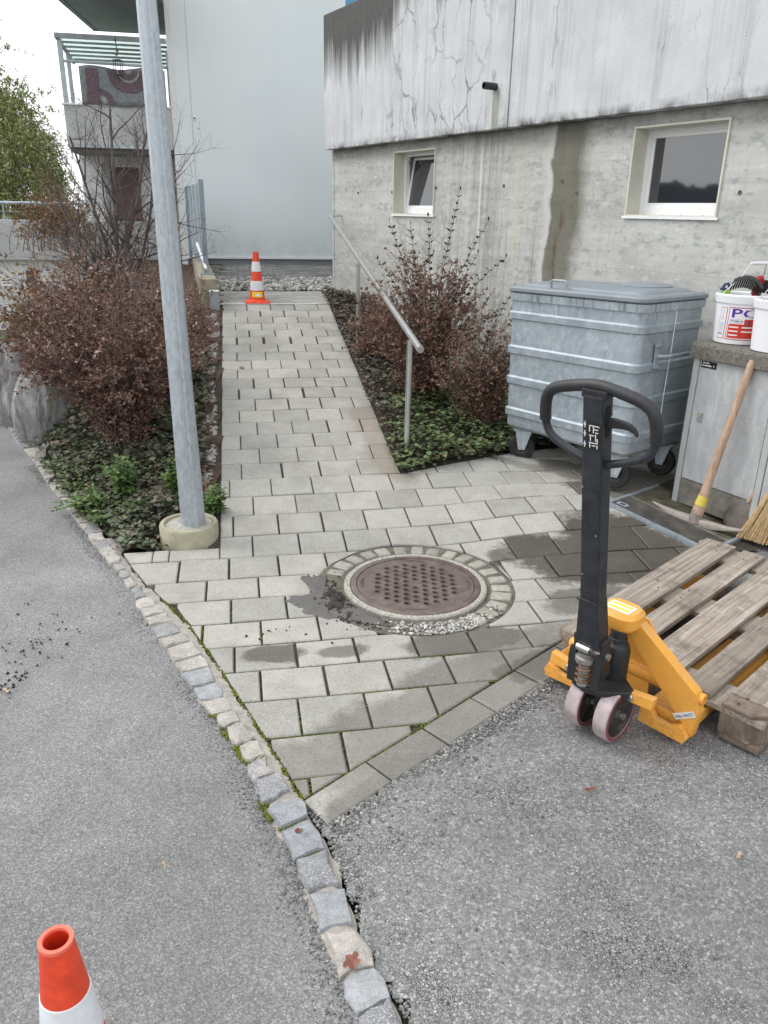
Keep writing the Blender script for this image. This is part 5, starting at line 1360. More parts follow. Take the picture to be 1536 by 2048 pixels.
ax_ = Vector((.070, -.050, .22)).normalized(); sx_ = Vector((.515, -.857, 0)); nz_ = ax_.cross(sx_).normalized(); sx_ = nz_.cross(ax_)
V = []; F = []; prof = [(0, .040), (.012, .062), (.04, .082), (.09, .092), (.17, .094), (.235, .094), (.25, .090), (.252, .03)]
for (z, w) in prof:
    for k in range(7):
        u = -1 + k / 3; p = ax_ * z + sx_ * (u * w) + nz_ * (.018 * u * u - .01); V.append(tuple(p))
for i in range(len(prof) - 1): F += [(i * 7 + k, i * 7 + k + 1, i * 7 + 8 + k, i * 7 + 7 + k) for k in range(6)]
m = MB(); m.add(V, F); o = m.build('blade', 'shovel_steel', sv, 60); so = o.modifiers.new('t', 'SOLIDIFY'); so.thickness = .003
MB().tube([ax_ * .20 - nz_ * .008, ax_ * .30 - nz_ * .008, ax_ * 1.05 - nz_ * .008], [.012, .018, .017], 10).build('shaft', 'handle_wood', sv, 60)
br = thing('broom', 'straw broom standing on its bristles at the right edge beside the pallet', 'broom', (2.075, 3.800, .020), (0, 0, R(-32)))
m = MB()
for _ in range(620):
    u = rnd.uniform(-1, 1); v = rnd.uniform(-1, 1); k = rnd.uniform(.92, 1.03)
    p0 = Vector((u * .165 + rnd.gauss(0, .006), v * .040, .0 + rnd.uniform(0, .012) + abs(u) * .015)); p1 = Vector((u * .128 + .02, v * .036, .17)); p2 = Vector((u * .075 + .045, v * .026 + .01, .40)); p3 = Vector((u * .030 + .07, v * .018 + .02, .53))
    m.tube([p0, p1, p2, p3], [.0018, .0022, .0024, .002], 3, False)
o = m.build('bristles', 'straw', br); o['kind'] = 'stuff'
core = MB(); core.tube([(.0, 0, .03), (.02, 0, .17), (.045, .01, .40), (.07, .02, .53)], [.03, .034, .026, .018], 8); core.build('core', 'straw_dark', br, 60)
for z, w, d, x in ((.20, .124, .037, .024), (.245, .115, .035, .029), (.29, .106, .033, .034), (.34, .094, .030, .040)):
    MB().tube([(x + w * math.cos(a), .006 + d * math.sin(a), z) for a in np.linspace(0, 2 * math.pi, 20, endpoint=False)], .0022, 5, False, True).build('stitching', 'thread', br, 60)
MB().tube([(.065, .016, .48), (.22, .07, 1.35)], .013, 10).build('handle', 'handle_wood', br, 60)

# ------------------------------------------------------------------ access cover in the paving
ac = thing('access_cover', 'rectangular access cover with a galvanised frame and dark concrete infill beside the cabinet', 'access cover')
zA = gz(*FR_A) + .006; zB = gz(*(FR_A + FR_1 * .66)) + .012; zC = zA + .006
def AP(a, b, dz=0): p = FR_A + FR_1 * a + FR_2 * b; return (p.x, p.y, zA + (zB - zA) * a / .66 + (zC - zA) * b / .5 + dz)
def quadbox(name, a0, a1, b0, b1, z0, z1, mat, bev=0):
    m = MB(); vs = [AP(a, b, z) for z in (z0, z1) for a, b in ((a0, b0), (a1, b0), (a1, b1), (a0, b1))]
    m.add(vs, [(3, 2, 1, 0), (4, 5, 6, 7), (0, 1, 5, 4), (1, 2, 6, 5), (2, 3, 7, 6), (3, 0, 4, 7)]); return m.build(name, mat, ac, None, bev)
for b in (0, .017): quadbox('frame_bar', 0, .68, b, b + .013, -.05, .004, 'galvanised')
quadbox('frame_bar', 0, .022, .032, .52, -.05, .004, 'galvanised'); quadbox('frame_bar', .658, .68, .032, .52, -.05, .004, 'galvanised')
quadbox('frame_bar', .022, .658, .217, .226, -.05, .001, 'cab_plinth')
quadbox('infill_plate', .026, .654, .034, .212, -.05, -.002, 'plate_dark'); quadbox('infill_plate', .026, .654, .236, .52, -.05, -.001, 'plate_mossy')
for a in (.07, .61): quadbox('lifting_plate', a - .035, a + .035, .06, .10, -.01, .0005, 'galvanised_dull'); quadbox('lifting_slot', a - .014, a + .014, .073, .087, -.01, .0015, 'hole_black')

# ------------------------------------------------------------------ pallet
pl = thing('pallet', 'weathered grey wooden pallet resting on the forks of the pallet truck', 'pallet', (.700, 2.655, 0), (R(2.6), R(-.6), R(-47.5)))
xs = [(0, .145), (.186, .286), (.3275, .4725), (.514, .614), (.655, .80)]
for i, (a, b) in enumerate(xs):
    q = MB(); y0 = (.0, .006, .012, .004, .075)[i]; y1 = 1.2 - (.0, .010, .0, .012, .0)[i]
    q.span((a, y0, .123), (b, y1, .145)); o = q.build('deck_board', 'pallet_wood', pl, None, .003)
    o.rotation_euler = (0, 0, rnd.uniform(-.004, .004)); o.location.z = rnd.uniform(-.0015, .0015)
q = MB(); q.prism([(.655, .002), (.755, -.002), (.795, .04), (.80, .0735), (.655, .0735)], .124, .139); q.build('broken_board_end', 'pallet_block', pl, None, .003)
for y in (0, .5275, 1.055):
    q = MB(); q.span((0, y + .001, .101), (.8, y + .145, .1228)); q.build('cross_board', 'pallet_wood', pl, None, .003)
    for x in (0, .3275, .70 - .045):
        q = MB(); poly = [(x, y), (x + .145, y), (x + .145, y + .145), (x, y + .145)]
        if x > .6 and y < .1: poly = [(x, y), (x + .10, y), (x + .145, y + .045), (x + .145, y + .145), (x, y + .145)]
        if x < .1 and y < .1: poly = [(x + .025, y), (x + .145, y), (x + .145, y + .145), (x, y + .145), (x, y + .025)]
        q.prism([(px * .998 + .001, py * .998 + .002) for px, py in poly], .0225, .1005); q.build('block', 'pallet_block', pl, None, .003)
for x in (0, .3275, .655):
    q = MB(); q.span((x + .003, 0.004, .0), (x + .142, 1.196, .022)); q.build('bottom_board', 'pallet_block', pl, None, .003)
for (a, b) in xs:
    for y in (.03, .075, .115, .56, .63, 1.09, 1.15):
        q = MB(); q.lathe([(.0042, .1445), (.0035, .1462), (0, .1464)], 6, ((a + b) / 2 + rnd.uniform(-.035, .035), y + rnd.uniform(-.012, .012), 0)); q.build('nail_head', 'iron_black', pl)

# ------------------------------------------------------------------ pallet truck
pt = thing('pallet_truck', 'orange hand pallet truck with a black tiller and two pale steering wheels', 'pallet truck', (.832, 2.3195, 0), (0, 0, R(-46.5)))
OR = 'truck_orange'
for sx in (-1, 1):
    q = MB(); x0, x1 = sx * .112, sx * .272; a, b = min(x0, x1), max(x0, x1)
    q.prism([(a, .045), (b, .045), (b, .092), (a, .092)], .02, 1.14, 'y'); q.build('fork', OR, pt, None, .008)
    # front lip of the fork with its notch
    pol = [(.108, .030), (.272, .024), (.286, .05), (.255, .088), (.218, .068), (.168, .070), (.150, .097), (.110, .100)] if sx > 0 else [(-.108, .060), (-.16, .055), (-.215, .060), (-.268, .084), (-.285, .05), (-.276, .024), (-.108, .030)]
    q = MB(); q.prism(pol, -.026, -.004, 'y'); q.build('fork_heel', OR, pt, None, .003)
    # sloping leg from the head down to the heel, leaning back towards the operator at its top
    out = [(.022, .352), (.040, .388), (.075, .398), (.288, .224), (.302, .150), (.288, .045), (.228, .112)] if sx > 0 else [(-.03, .385), (-.075, .335), (-.190, .190), (-.272, .088), (-.290, .045), (-.225, .085), (-.03, .30)]
    m = MB(); n = len(out); vs = [(x, y0 - .042 * (z - .05) / .35, z) for y0 in (-.004, .040) for x, z in out]
    m.add(vs, [list(range(n))[::-1], list(range(n, 2 * n))] + [(k, (k + 1) % n, n + (k + 1) % n, n + k) for k in range(n)]); m.build('leg', OR, pt, None, .005)
    q = MB(); q.lathe([(.026, 0), (.019, .008), (.019, .028), (.017, .030), (.012, .030), (.012, .015), (0, .015)], 20, (.276 if sx > 0 else -.172, .006, .200 if sx > 0 else .190), Matrix.Rotation(R(90 * sx), 3, 'Y')); q.build('pivot_boss', OR, pt, 40)
    q = MB(); cx, cz = sx * .118, .176
    pts = [(cx + .019 * math.cos(a), cz + .019 * math.sin(a)) for a in np.linspace(R(90 if sx > 0 else -90), R(270 if sx > 0 else 90), 10)]
    pts = pts + ([(sx * .195, cz - .014), (sx * .20, cz + .030)] if sx > 0 else [(sx * .195, cz + .030), (sx * .20, cz - .014)])
    q.prism(pts, -.128, -.100, 'y'); lk = q.build('link_arm', OR, pt, None, .004)
    q = MB(); q.lathe([(.0135, 0), (.0135, .006), (.010, .009), (0, .009)], 12, (cx, -.128, cz), Matrix.Rotation(R(90), 3, 'X')); q.build('bolt', 'zinc_bolt', lk, 40)
# head of the frame
loft([([(p[0], p[1] - .04) for p in rrect(-.062, .066, -.060, .055, .04)], .372), ([(p[0], p[1] - .04) for p in rrect(-.070, .074, -.066, .060, .045)], .384), ([(p[0], p[1] - .04) for p in rrect(-.070, .074, -.066, .060, .045)], .420), ([(p[0], p[1] - .04) for p in rrect(-.058, .062, -.054, .048, .04)], .434)]).build('head_cap', OR, pt, 30)
q = MB(); q.span((-.044, -.080, .4345), (.046, -.020, .4358)); q.build('warning_label', 'sticker', pt)
for y in (-.070, -.042): MB().span((-.036, y, .4359), (.038, y + .014, .4365)).build('label_stripe', 'sticker_yellow', pt)
MB().prism([(-.055, .38), (.060, .38), (.20, .20), (-.17, .20)], .042, .050, 'y').build('back_plate', OR, pt, None, .003)
MB().tube([(-.17, .052, .175), (.25, .052, .175)], .030, 18).build('torsion_tube', OR, pt, 40)
q = MB(); q.span((-.10, .03, .10), (.10, .04, .20)); q.build('lower_plate', OR, pt, None, .003)
# pump, spring and steering bogie
q = MB(); q.lathe([(.045, .185), (.045, .300), (.039, .322), (.027, .328), (.027, .375)], 26, (.026, -.085, 0)); q.build('pump_body', 'iron_black', pt, 40, .003)
for z in (.336, .346): q = MB(); q.lathe([(.027, z - .003), (.031, z), (.027, z + .003)], 20, (.026, -.085, 0)); q.build('pump_ring', 'iron_black', pt, 60)
q = MB(); q.prism([(-.118, -.140), (-.055, -.205), (.0, -.222), (.055, -.205), (.122, -.140), (.122, -.112), (.055, -.06), (-.055, -.06), (-.118, -.112)], .176, .198); q.build('bogie_plate', 'iron_black', pt, None, .005)
q = MB(); q.prism([(-.068, .198), (-.030, .198), (-.038, .29), (-.055, .33), (-.068, .33), (-.072, .29)], -.222, -.212, 'y'); q.build('yoke', 'iron_black', pt, None, .003)
q = MB(); q.prism([(.020, .198), (.050, .198), (.052, .30), (.040, .335), (.026, .33)], -.222, -.212, 'y'); q.build('yoke', 'iron_black', pt, None, .003)
q = MB(); q.span((.006, -.155, .08), (.038, -.115, .178)); q.build('steering_stem', 'wheel_core', pt, None, .003)
q = MB(); q.tube([(-.068, -.135, .097), (.112, -.135, .097)], .012, 12); q.build('axle', 'grease_steel', pt, 40)
M = Matrix.Rotation(R(90), 3, 'Y')
for sx in (-1, 1):
    wh = bpy.data.objects.new('steering_wheel', None); wh.location = (.022 + sx * .055, -.135, .097); link(wh, pt)
    MB().lathe([(.080, -.025), (.094, -.025), (.097, -.021), (.097, .021), (.094, .025), (.080, .025)], 40, (0, 0, 0), M, True).build('tread', 'wheel_tread', wh, 30)
    for s2 in (-1, 1): q = MB(); q.lathe([(.081, s2 * .0255), (.0925, s2 * .0255), (.0925, s2 * .0262), (.081, s2 * .0262)], 40, (0, 0, 0), M, True); q.build('red_edge', 'wheel_red', wh, 30)
    MB().lathe([(0, -.012), (.03, -.012), (.045, -.010), (.068, -.010), (.073, -.022), (.080, -.023), (.080, .023), (.073, .022), (.068, .010), (.045, .010), (.03, .012), (0, .012)], 36, (0, 0, 0), M).build('rim', 'wheel_core', wh, 30)
    MB().lathe([(0, -.024), (.014, -.024), (.022, -.018), (.026, -.010), (.026, .010), (.022, .018), (.014, .024), (0, .024)], 20, (0, 0, 0), M).build('hub', 'wheel_core', wh, 40)
    for k in range(5):
        a = k * 2 * math.pi / 5 + .4; q = MB(); q.box((0, .047 * math.cos(a), .047 * math.sin(a)), (.030, .05, .010), Matrix.Rotation(a, 3, 'X')); q.build('spoke', 'wheel_core', wh, None, .003)
pts = [(-.012 + .024 * math.cos(t * 1.0), -.212 + .024 * math.sin(t), .203 + .0062 * t / 1.0 * .55) for t in np.linspace(0, 2 * math.pi * 4.2, 80)]
MB().tube(pts, .0045, 6).build('spring', 'spring_rust', pt, 60)
MB().lathe([(.020, .200), (.020, .29), (.034, .292), (.034, .306), (.026, .310), (.026, .322), (.010, .326), (.010, .345)], 22, (-.012, -.212, 0)).build('plunger', 'grease_steel', pt, 40)
MB().tube([(-.036, -.232, .345), (.012, -.232, .345)], .013, 12).build('roller', 'steel', pt, 40)
# tiller
TB = Vector((0, -.200, .330)); TT = Vector((0, -.352, 1.215)); AX = (TT - TB).normalized(); NX = Vector((1, 0, 0)).cross(AX).normalized()   # NX points back to the forks or away
if NX.y < 0: NX = -NX
def TP(x, t, d=0.0): return TB + Vector((x, 0, 0)) + AX * t + NX * d
def tbox(name, x0, x1, t0, t1, d0, d1, mat, bev=0, x0t=None, x1t=None, parent=pt):
    m = MB(); xa, xb = (x0 if x0t is None else x0t), (x1 if x1t is None else x1t)
    vs = [tuple(TP(*p)) for p in ((x0, t0, d0), (x1, t0, d0), (x1, t0, d1), (x0, t0, d1), (xa, t1, d0), (xb, t1, d0), (xb, t1, d1), (xa, t1, d1))]
    m.add(vs, [(3, 2, 1, 0), (4, 5, 6, 7), (0, 1, 5, 4), (1, 2, 6, 5), (2, 3, 7, 6), (3, 0, 4, 7)]); return m.build(name, mat, parent, None, bev)
col = tbox('tiller_column', -.032, .032, .17, .880, -.026, .026, 'paint_black', .005)
tbox('column_foot', -.046, .044, .035, .21, -.030, .030, 'paint_black', .005, -.033, .033)
for sx in (-1, 1): tbox('clevis', sx * .048 - .006, sx * .048 + .006, -.085, .06, -.024, .024, 'iron_black', .003)
q = MB(); q.tube([TP(-.064, .0), TP(.064, .0)], .012, 12); q.build('pivot_pin', 'grease_steel', pt, 40)
tbox('weld_plate', -.035, .033, .238, .241, -.0275, -.025, 'paint_black', 0)
tbox('column_cap', -.040, .040, .872, .897, -.022, .022, 'grip_rubber', .004)
tbox('trigger_slot', .0318, .0332, .76, .85, -.012, .012, 'hole_black')
loop = [(-.040, .676), (-.110, .701), (-.150, .720), (-.168, .742), (-.1755, .772), (-.175, .812), (-.169, .845), (-.153, .868), (-.125, .880), (-.07, .894), (0, .906), (.07, .896), (.130, .883), (.158, .868), (.172, .845), (.1785, .812), (.178, .775), (.170, .746), (.152, .724), (.110, .703), (.040, .678)]
def smooth_path(P, k=3):
    for _ in range(k):
        Q = [P[0]]
        for a, b in zip(P, P[1:]): Q += [(a[0] * .75 + b[0] * .25, a[1] * .75 + b[1] * .25), (a[0] * .25 + b[0] * .75, a[1] * .25 + b[1] * .75)]
        P = Q + [P[-1]]
    return P
full = smooth_path([(-.030, .670)] + loop + [(.030, .672)], 1)
MB().tube([TP(x, t) for x, t in full], .0122, 12).build('loop_handle', 'paint_black', pt, 60)
grip = smooth_path([p for p in loop if p[1] > .765], 1)
MB().tube([TP(x, t) for x, t in grip], .0172, 14).build('rubber_grip', 'grip_rubber', pt, 60)
lev = [(.028, .800), (.05, .805), (.078, .806), (.100, .803), (.114, .796), (.124, .784)]
m = MB(); V = []; F = []
for i, (x, t) in enumerate(lev):
    h = (.015, .014, .011, .009, .007, .005)[i]
    for a, b in ((-1, -1), (1, -1), (1, 1), (-1, 1)): V.append(tuple(TP(x, t + a * h, b * .007)))
for i in range(len(lev) - 1): F += [(i * 4 + k, i * 4 + (k + 1) % 4, i * 4 + 4 + (k + 1) % 4, i * 4 + 4 + k) for k in range(4)]
F += [(0, 1, 2, 3), (20, 23, 22, 21)]; m.add(V, F); m.build('release_lever', 'iron_black', pt, None, .003)
for x, t in ((-.030, .80), (.022, .795), (-.028, .60), (.020, .45), (-.024, .30)): q = MB(); q.tube([TP(x, t, -.025), TP(x, t, -.0275)], .003, 8); q.build('rivet', 'zinc_bolt', col)
q = MB(); q.tube([TP(.034, .80, -.005), TP(.034, .815, .018)], .004, 8); q.build('spring_pin', 'zinc_bolt', col)
st_ = tbox('pictogram_plate', -.016, .027, .725, .805, -.0268, -.0255, 'sign_black')
for t0 in (.795, .768, .736):
    tbox('arrow_mark', -.027, -.019, t0, t0 + .003, -.0275, -.0262, 'sign_white'); tbox('arrow_mark', -.0242, -.0218, t0 - .008, t0 + .010, -.0275, -.0262, 'sign_white')
for x0, x1, t0, t1 in ((-.010, .022, .735, .737), (.006, .022, .725, .727), (-.010, -.007, .718, .737), (.004, .007, .715, .737), (.012, .022, .716, .718), (-.010, .008, .706, .708), (.012, .015, .692, .712), (-.006, -.003, .690, .708), (.018, .021, .686, .70), (-.010, .020, .684, .686), (.0, .014, .676, .678), (-.008, -.005, .670, .684), (.018, .021, .670, .680)):
    tbox('pictogram_line', x0 * .9, x1 * .9, t0 + .06, t1 + .06, -.0280, -.0266, 'sign_white')
# capacity plate on the right leg
n_ = Vector((0, -1, -.12)).normalized()
ex_ = Vector((1, 0, .70)).normalized(); ex_ = (ex_ - n_ * ex_.dot(n_)).normalized(); ey_ = n_.cross(ex_); ey_ = ey_ if ey_.z > 0 else -ey_
cpt = Vector((.258, -.004 - .042 * (.125 - .05) / .35, .125)) + n_ * .0008
def PM(u, v, h=0): return tuple(cpt + ex_ * u + ey_ * v + n_ * h)
m = MB(); m.add([PM(-.040, -.011), PM(.040, -.011), PM(.040, .011), PM(-.040, .011), PM(-.040, -.011, .001), PM(.040, -.011, .001), PM(.040, .011, .001), PM(-.040, .011, .001)], [(0, 1, 2, 3), (4, 5, 6, 7), (0, 1, 5, 4), (1, 2, 6, 5), (2, 3, 7, 6), (3, 0, 4, 7)]); m.build('capacity_plate', 'sign_white', pt)
MM = Matrix((ex_, ey_, n_)).transposed().to_4x4(); MM.translation = Vector(PM(-.037, -.005, .0017))
flat_text('2500kg CAPACITY', .0150, MM, 'capacity_text', 'print_dark', pt, .62, .0002)

# ------------------------------------------------------------------ traffic cones
def cone(label, loc, rz, stripes, sticker):
    t = thing('traffic_cone', label, 'traffic cone', loc, (0, 0, rz), 'red and white traffic cones')
    rf = lambda z: .080 + (.0275 - .080) * (z - .03) / .47
    MB().lathe([(.118, 0), (.118, .012), (.092, .026), (.082, .034), (rf(.05), .05), (rf(.5), .5), (rf(.5) - .006, .5), (rf(.4) - .006, .40), (rf(.3) - .007, .2)], 40).build('body', 'cone_orange', t, 35)
    loft([(rrect(-.128, .128, -.128, .128, .04), .0), (rrect(-.128, .128, -.128, .128, .04), .012), (rrect(-.105, .105, -.105, .105, .04), .024)]).build('foot', 'cone_orange', t, 40)
    MB().lathe([(rf(.5) - .0068, .497), (rf(.5) - .006, .5025), (rf(.5) + .001, .5025), (rf(.5) + .0015, .496)], 40, (0, 0, 0), None, True).build('top_rim', 'cone_pale', t, 60)
    for a, b in stripes: MB().lathe([(rf(a) + .0006, a), (rf(a) + .0018, a + .001), (rf(b) + .0018, b - .001), (rf(b) + .0006, b)], 40).build('reflective_band', 'cone_white', t, 35)
    if sticker:
        a0 = R(-80) - rz; z0, z1 = .058, .112; V = []; F = []
        def patch_(u0, u1, z0, z1, off, nm, mt):
            V = []; n = 8
            for i in range(n + 1):
                for z in (z0, z1): a = a0 + u0 + (u1 - u0) * i / n; r = rf(z) + off; V.append((r * math.cos(a), r * math.sin(a), z))
            m = MB(); m.add(V, [(2 * i, 2 * i + 2, 2 * i + 3, 2 * i + 1) for i in range(n)]); return m.build(nm, mt, t)
        patch_(-.8, .8, z0, z1, .002, 'label', 'sticker_yellow'); patch_(-.25, .42, .070, .092, .003, 'label_print', 'sign_white')
    return t
cone('whole red and white cone with a yellow label standing at the top of the ramp', (*XY(TOP + .13, .36), gz(*XY(TOP + .13, .36)) + .003), R(12), [(.310, .405), (.125, .218)], True)
cone('cone in the near left corner with its red hollow top and grey band', (-.538, .941, 0), R(20), [(.285, .383), (.095, .19)], False)
# ------------------------------------------------------------------ beds
tag(grid('bed_soil', .9, 4.6, .6, 6.2, .07, lambda x, y: SC(x, y)[1] > 1.13 and (SC(x, y)[0] - .82) * .95 > (SC(x, y)[1] - 1.10) * .36 + .06 and y < 9.2, lambda x, y: gz(x, y) + .012 + .012 * math.sin(x * 23) * math.sin(y * 19), 'soil', True), kind='structure')
tag(grid('bed_soil', -4.6, -.7, 3.3, 12.5, .08, lambda x, y: x > xat(KR, y) + .03 and SC(x, y)[1] < -.02 and SC(x, y)[0] > .14, lambda x, y: bedz_left(x, y) - .02 + .015 * math.sin(x * 21) * math.sin(y * 17), 'soil'), kind='structure')
# crumbling concrete haunch along the left edge of the ramp
Ph = []; Sh = []
for _ in range(2900):
    s = rnd.uniform(.45, 4.4); c = -.035 - abs(rnd.gauss(0, .035)) - .015 * (1 + math.sin(s * 3)); x, y = XY(s, c); Ph.append((x, y, gz(x, y) - .012 + rnd.uniform(-.01, .008))); Sh.append(rnd.uniform(.006, .026))
tag(stones('broken_haunching', Ph, Sh, 'haunch', flat=.5), kind='stuff')

def curve_pts(p0, d0, p1, n=7):
    p0 = Vector(p0); p1 = Vector(p1); L_ = (p1 - p0).length; q = p0 + Vector(d0).normalized() * L_ * .5
    return [p0 * (1 - t) ** 2 + q * 2 * t * (1 - t) + p1 * t * t for t in [i / (n - 1) for i in range(n)]]
def shrub(label, base, H, rx, ry, n, lmat, smat, lsize, per, seed, group=None, lean=(0, 0), lowcut=.25, twigs=9, tw=.16, flat=.55, name='shrub', spread=.10):
    q = random.Random(seed); base = Vector(base)
    t = thing(name, label, 'shrub', base, (0, 0, 0), group)
    m = MB(); P = []; D = []; S = []
    for i in range(n):
        a = q.uniform(0, 2 * math.pi); r = math.sqrt(q.random())
        hh = H * (1 - .45 * r * r) * q.uniform(.62, 1.06)
        end = Vector((rx * r * math.cos(a) + lean[0] * hh, ry * r * math.sin(a) + lean[1] * hh, hh))
        st_ = Vector((q.gauss(0, spread) * rx * 2, q.gauss(0, spread) * ry * 2, -.02))
        pts = curve_pts(st_, Vector((end.x * .35, end.y * .35, H)), end)
        m.tube(pts, [.0045 * (1 - .75 * k / 6) * (.7 + H * .5) for k in range(7)], 3, False)
        for k in range(twigs):
            f = q.uniform(lowcut, .99); i0 = min(5, int(f * 6)); p = pts[i0].lerp(pts[i0 + 1], f * 6 - i0)
            ax = (pts[i0 + 1] - pts[i0]).normalized()
            d = (Vector((q.gauss(0, 1), q.gauss(0, 1), q.gauss(0, .7))) * .8 + ax * .9 + Vector((p.x, p.y, 0)).normalized() * .35).normalized()
            L_ = tw * q.uniform(.5, 1.2)
            e = p + d * L_; m.tube([p, p.lerp(e, .5) + Vector((0, 0, .01)), e], [.0016, .0012, .0007], 3, False)
            for j in range(per):
                g = q.uniform(.12, 1.0); lp_ = p.lerp(e, g)
                ld_ = (d * .6 + Vector((q.gauss(0, 1), q.gauss(0, 1), q.gauss(0, .8) - .15))).normalized()
                P.append(lp_[:]); D.append(ld_[:]); S.append(lsize * q.uniform(.55, 1.2))
    mc = MB()
    for i in range(n // 3):
        a = q.uniform(0, 6.28); r = math.sqrt(q.random()); hh = H * (1.12 - .45 * r * r) * q.uniform(.8, 1.12)
        e = Vector((rx * r * 1.08 * math.cos(a) + lean[0] * hh, ry * r * 1.08 * math.sin(a) + lean[1] * hh, hh)); pts = curve_pts((e.x * .1, e.y * .1, .05), (e.x * .3, e.y * .3, H), e)
        mc.tube(pts, [.0028 * (1 - .7 * k / 6) for k in range(7)], 3, False)
        for k in range(4):
            f = q.uniform(.5, .95); i0 = min(5, int(f * 6)); p = pts[i0].lerp(pts[i0 + 1], f * 6 - i0); d = Vector((q.gauss(0, 1), q.gauss(0, 1), q.uniform(.3, 1.4))).normalized() * tw * q.uniform(.6, 1.2); mc.tube([p, p + d * .5 + Vector((0, 0, .01)), p + d], [.0016, .0012, .0008], 3, False)
    o = mc.build('bare_canes', 'stem_pale', t); o['kind'] = 'stuff'
    o = m.build('stems', smat, t, None); o['kind'] = 'stuff'
    o = leaves('foliage', P, D, S, flat, lmat, t, .15); o['kind'] = 'stuff'
    return t
BZ = bedz_left
def onbed(x, y): return (x, y, BZ(x, y))
shrub('dense dark brown leaved shrub filling the bed left of the lamp post', onbed(-1.66, 4.80), 1.03, .66, .52, 165, 'leaf_brown', 'twig', .027, 14, 1, None, (-.06, 0), .06, 13, .15, .58, 'shrub', .03)
shrub('brown leaved shrub behind the dense dark one, right beside the lamp post', onbed(-1.66, 5.75), .88, .36, .45, 80, 'leaf_brown', 'twig', .030, 8, 2, None, (0, 0), .1, 11, .15, .55, 'shrub', .05)
shrub('rusty orange and yellow leaved shrub above the boulders on the far left', onbed(-2.55, 6.05), .98, .58, .5, 75, 'leaf_rusty', 'twig', .030, 7, 3, None, (-.05, 0), .25, 10, .18)
shrub('brown shrub in the middle of the bed below the bare tree', onbed(-2.10, 5.55), 1.05, .55, .5, 75, 'leaf_brown', 'twig', .029, 9, 4, None, (0, 0), .25, 11, .17)
shrub('thin russet shrub with pale upright canes by the garden wall', onbed(-1.62, 6.75), .62, .16, .25, 26, 'leaf_russet', 'stem_pale', .026, 4, 5, None, (-.02, 0), .15, 6, .10)
shrub('sprawling half bare hedge shrub behind the bare tree', onbed(-2.6, 7.4), 1.2, .8, .5, 55, 'leaf_russet', 'twig_dark', .024, 1, 6, None, (0, 0), .2, 12, .24)
# right bed
def rb(x, y): return (x, y, gz(x, y) + .01)
shrub('tall russet shrub with dark upright shoots behind the handrail', rb(.27, 5.95), 1.12, .50, .42, 125, 'leaf_purple', 'twig', .026, 15, 11, None, (.0, .02), .05, 13, .15, .55, 'shrub', .06)
shrub('low reddish brown shrub between the handrail shrub and the waste container', rb(.70, 5.50), .80, .36, .30, 80, 'leaf_russet', 'twig', .028, 8, 12, None, (.02, .02), .05, 11, .14, .55, 'shrub', .06)
shrub('sparse dark shrub at the foot of the second handrail post', rb(-.12, 6.75), .55, .24, .30, 45, 'leaf_purple', 'twig', .030, 8, 13, None, (.05, -.02), .05, 9, .12, .55, 'shrub', .08)
def shoots(label, base, ends, seed, lmat='leaf_shoot'):
    q = random.Random(seed); base = Vector(base); t = thing('shoot', label, 'plant', base)
    m = MB(); P = []; D = []; S = []
    for e in ends:
        e = Vector(e); pts = curve_pts((q.gauss(0, .03), q.gauss(0, .03), .2), (e.x * .5, e.y * .5, 1), e, 9); m.tube(pts, [.0042 - .00035 * k for k in range(9)], 4, False)
        n = int(e.length * 11)
        for k in range(n):
            f = .42 + .58 * k / n; i0 = min(7, int(f * 8)); p = pts[i0].lerp(pts[i0 + 1], f * 8 - i0); ax = (pts[i0 + 1] - pts[i0]).normalized()
            for s_ in (-1, 1):
                sd_ = Vector((math.cos(k * 1.9), math.sin(k * 1.9), 0)) * s_; P.append(p[:]); D.append((sd_ * .8 + ax * .55)[:]); S.append(.052 * q.uniform(.7, 1.15) * (1.05 - .3 * (k / n)))
        P.append(pts[-1][:]); D.append((0, 0, 1)); S.append(.035)
    m.build('canes', 'twig', t)['kind'] = 'stuff'; leaves('foliage', P, D, S, .55, lmat, t, .5)['kind'] = 'stuff'
shoots('long dark leafy shoots rising above the russet shrub against the wall', rb(.30, 5.95), [(-.30, .05, 1.28), (-.15, .0, 1.26), (-.02, .05, 1.32), (.20, .02, 1.50), (.42, .05, 1.30), (.34, -.1, 1.08), (.56, .0, 1.05), (-.38, -.05, 1.02)], 3)
shoots('dark leafy shoots leaning out by the second handrail post', rb(-.18, 6.85), [(-.16, .05, .50), (-.05, .05, .52), (.10, .05, .48), (.18, .1, .42)], 4)
shoots('single bent shoot with few leaves beside the waste container', rb(.62, 5.75), [(.30, .05, .93)], 6)

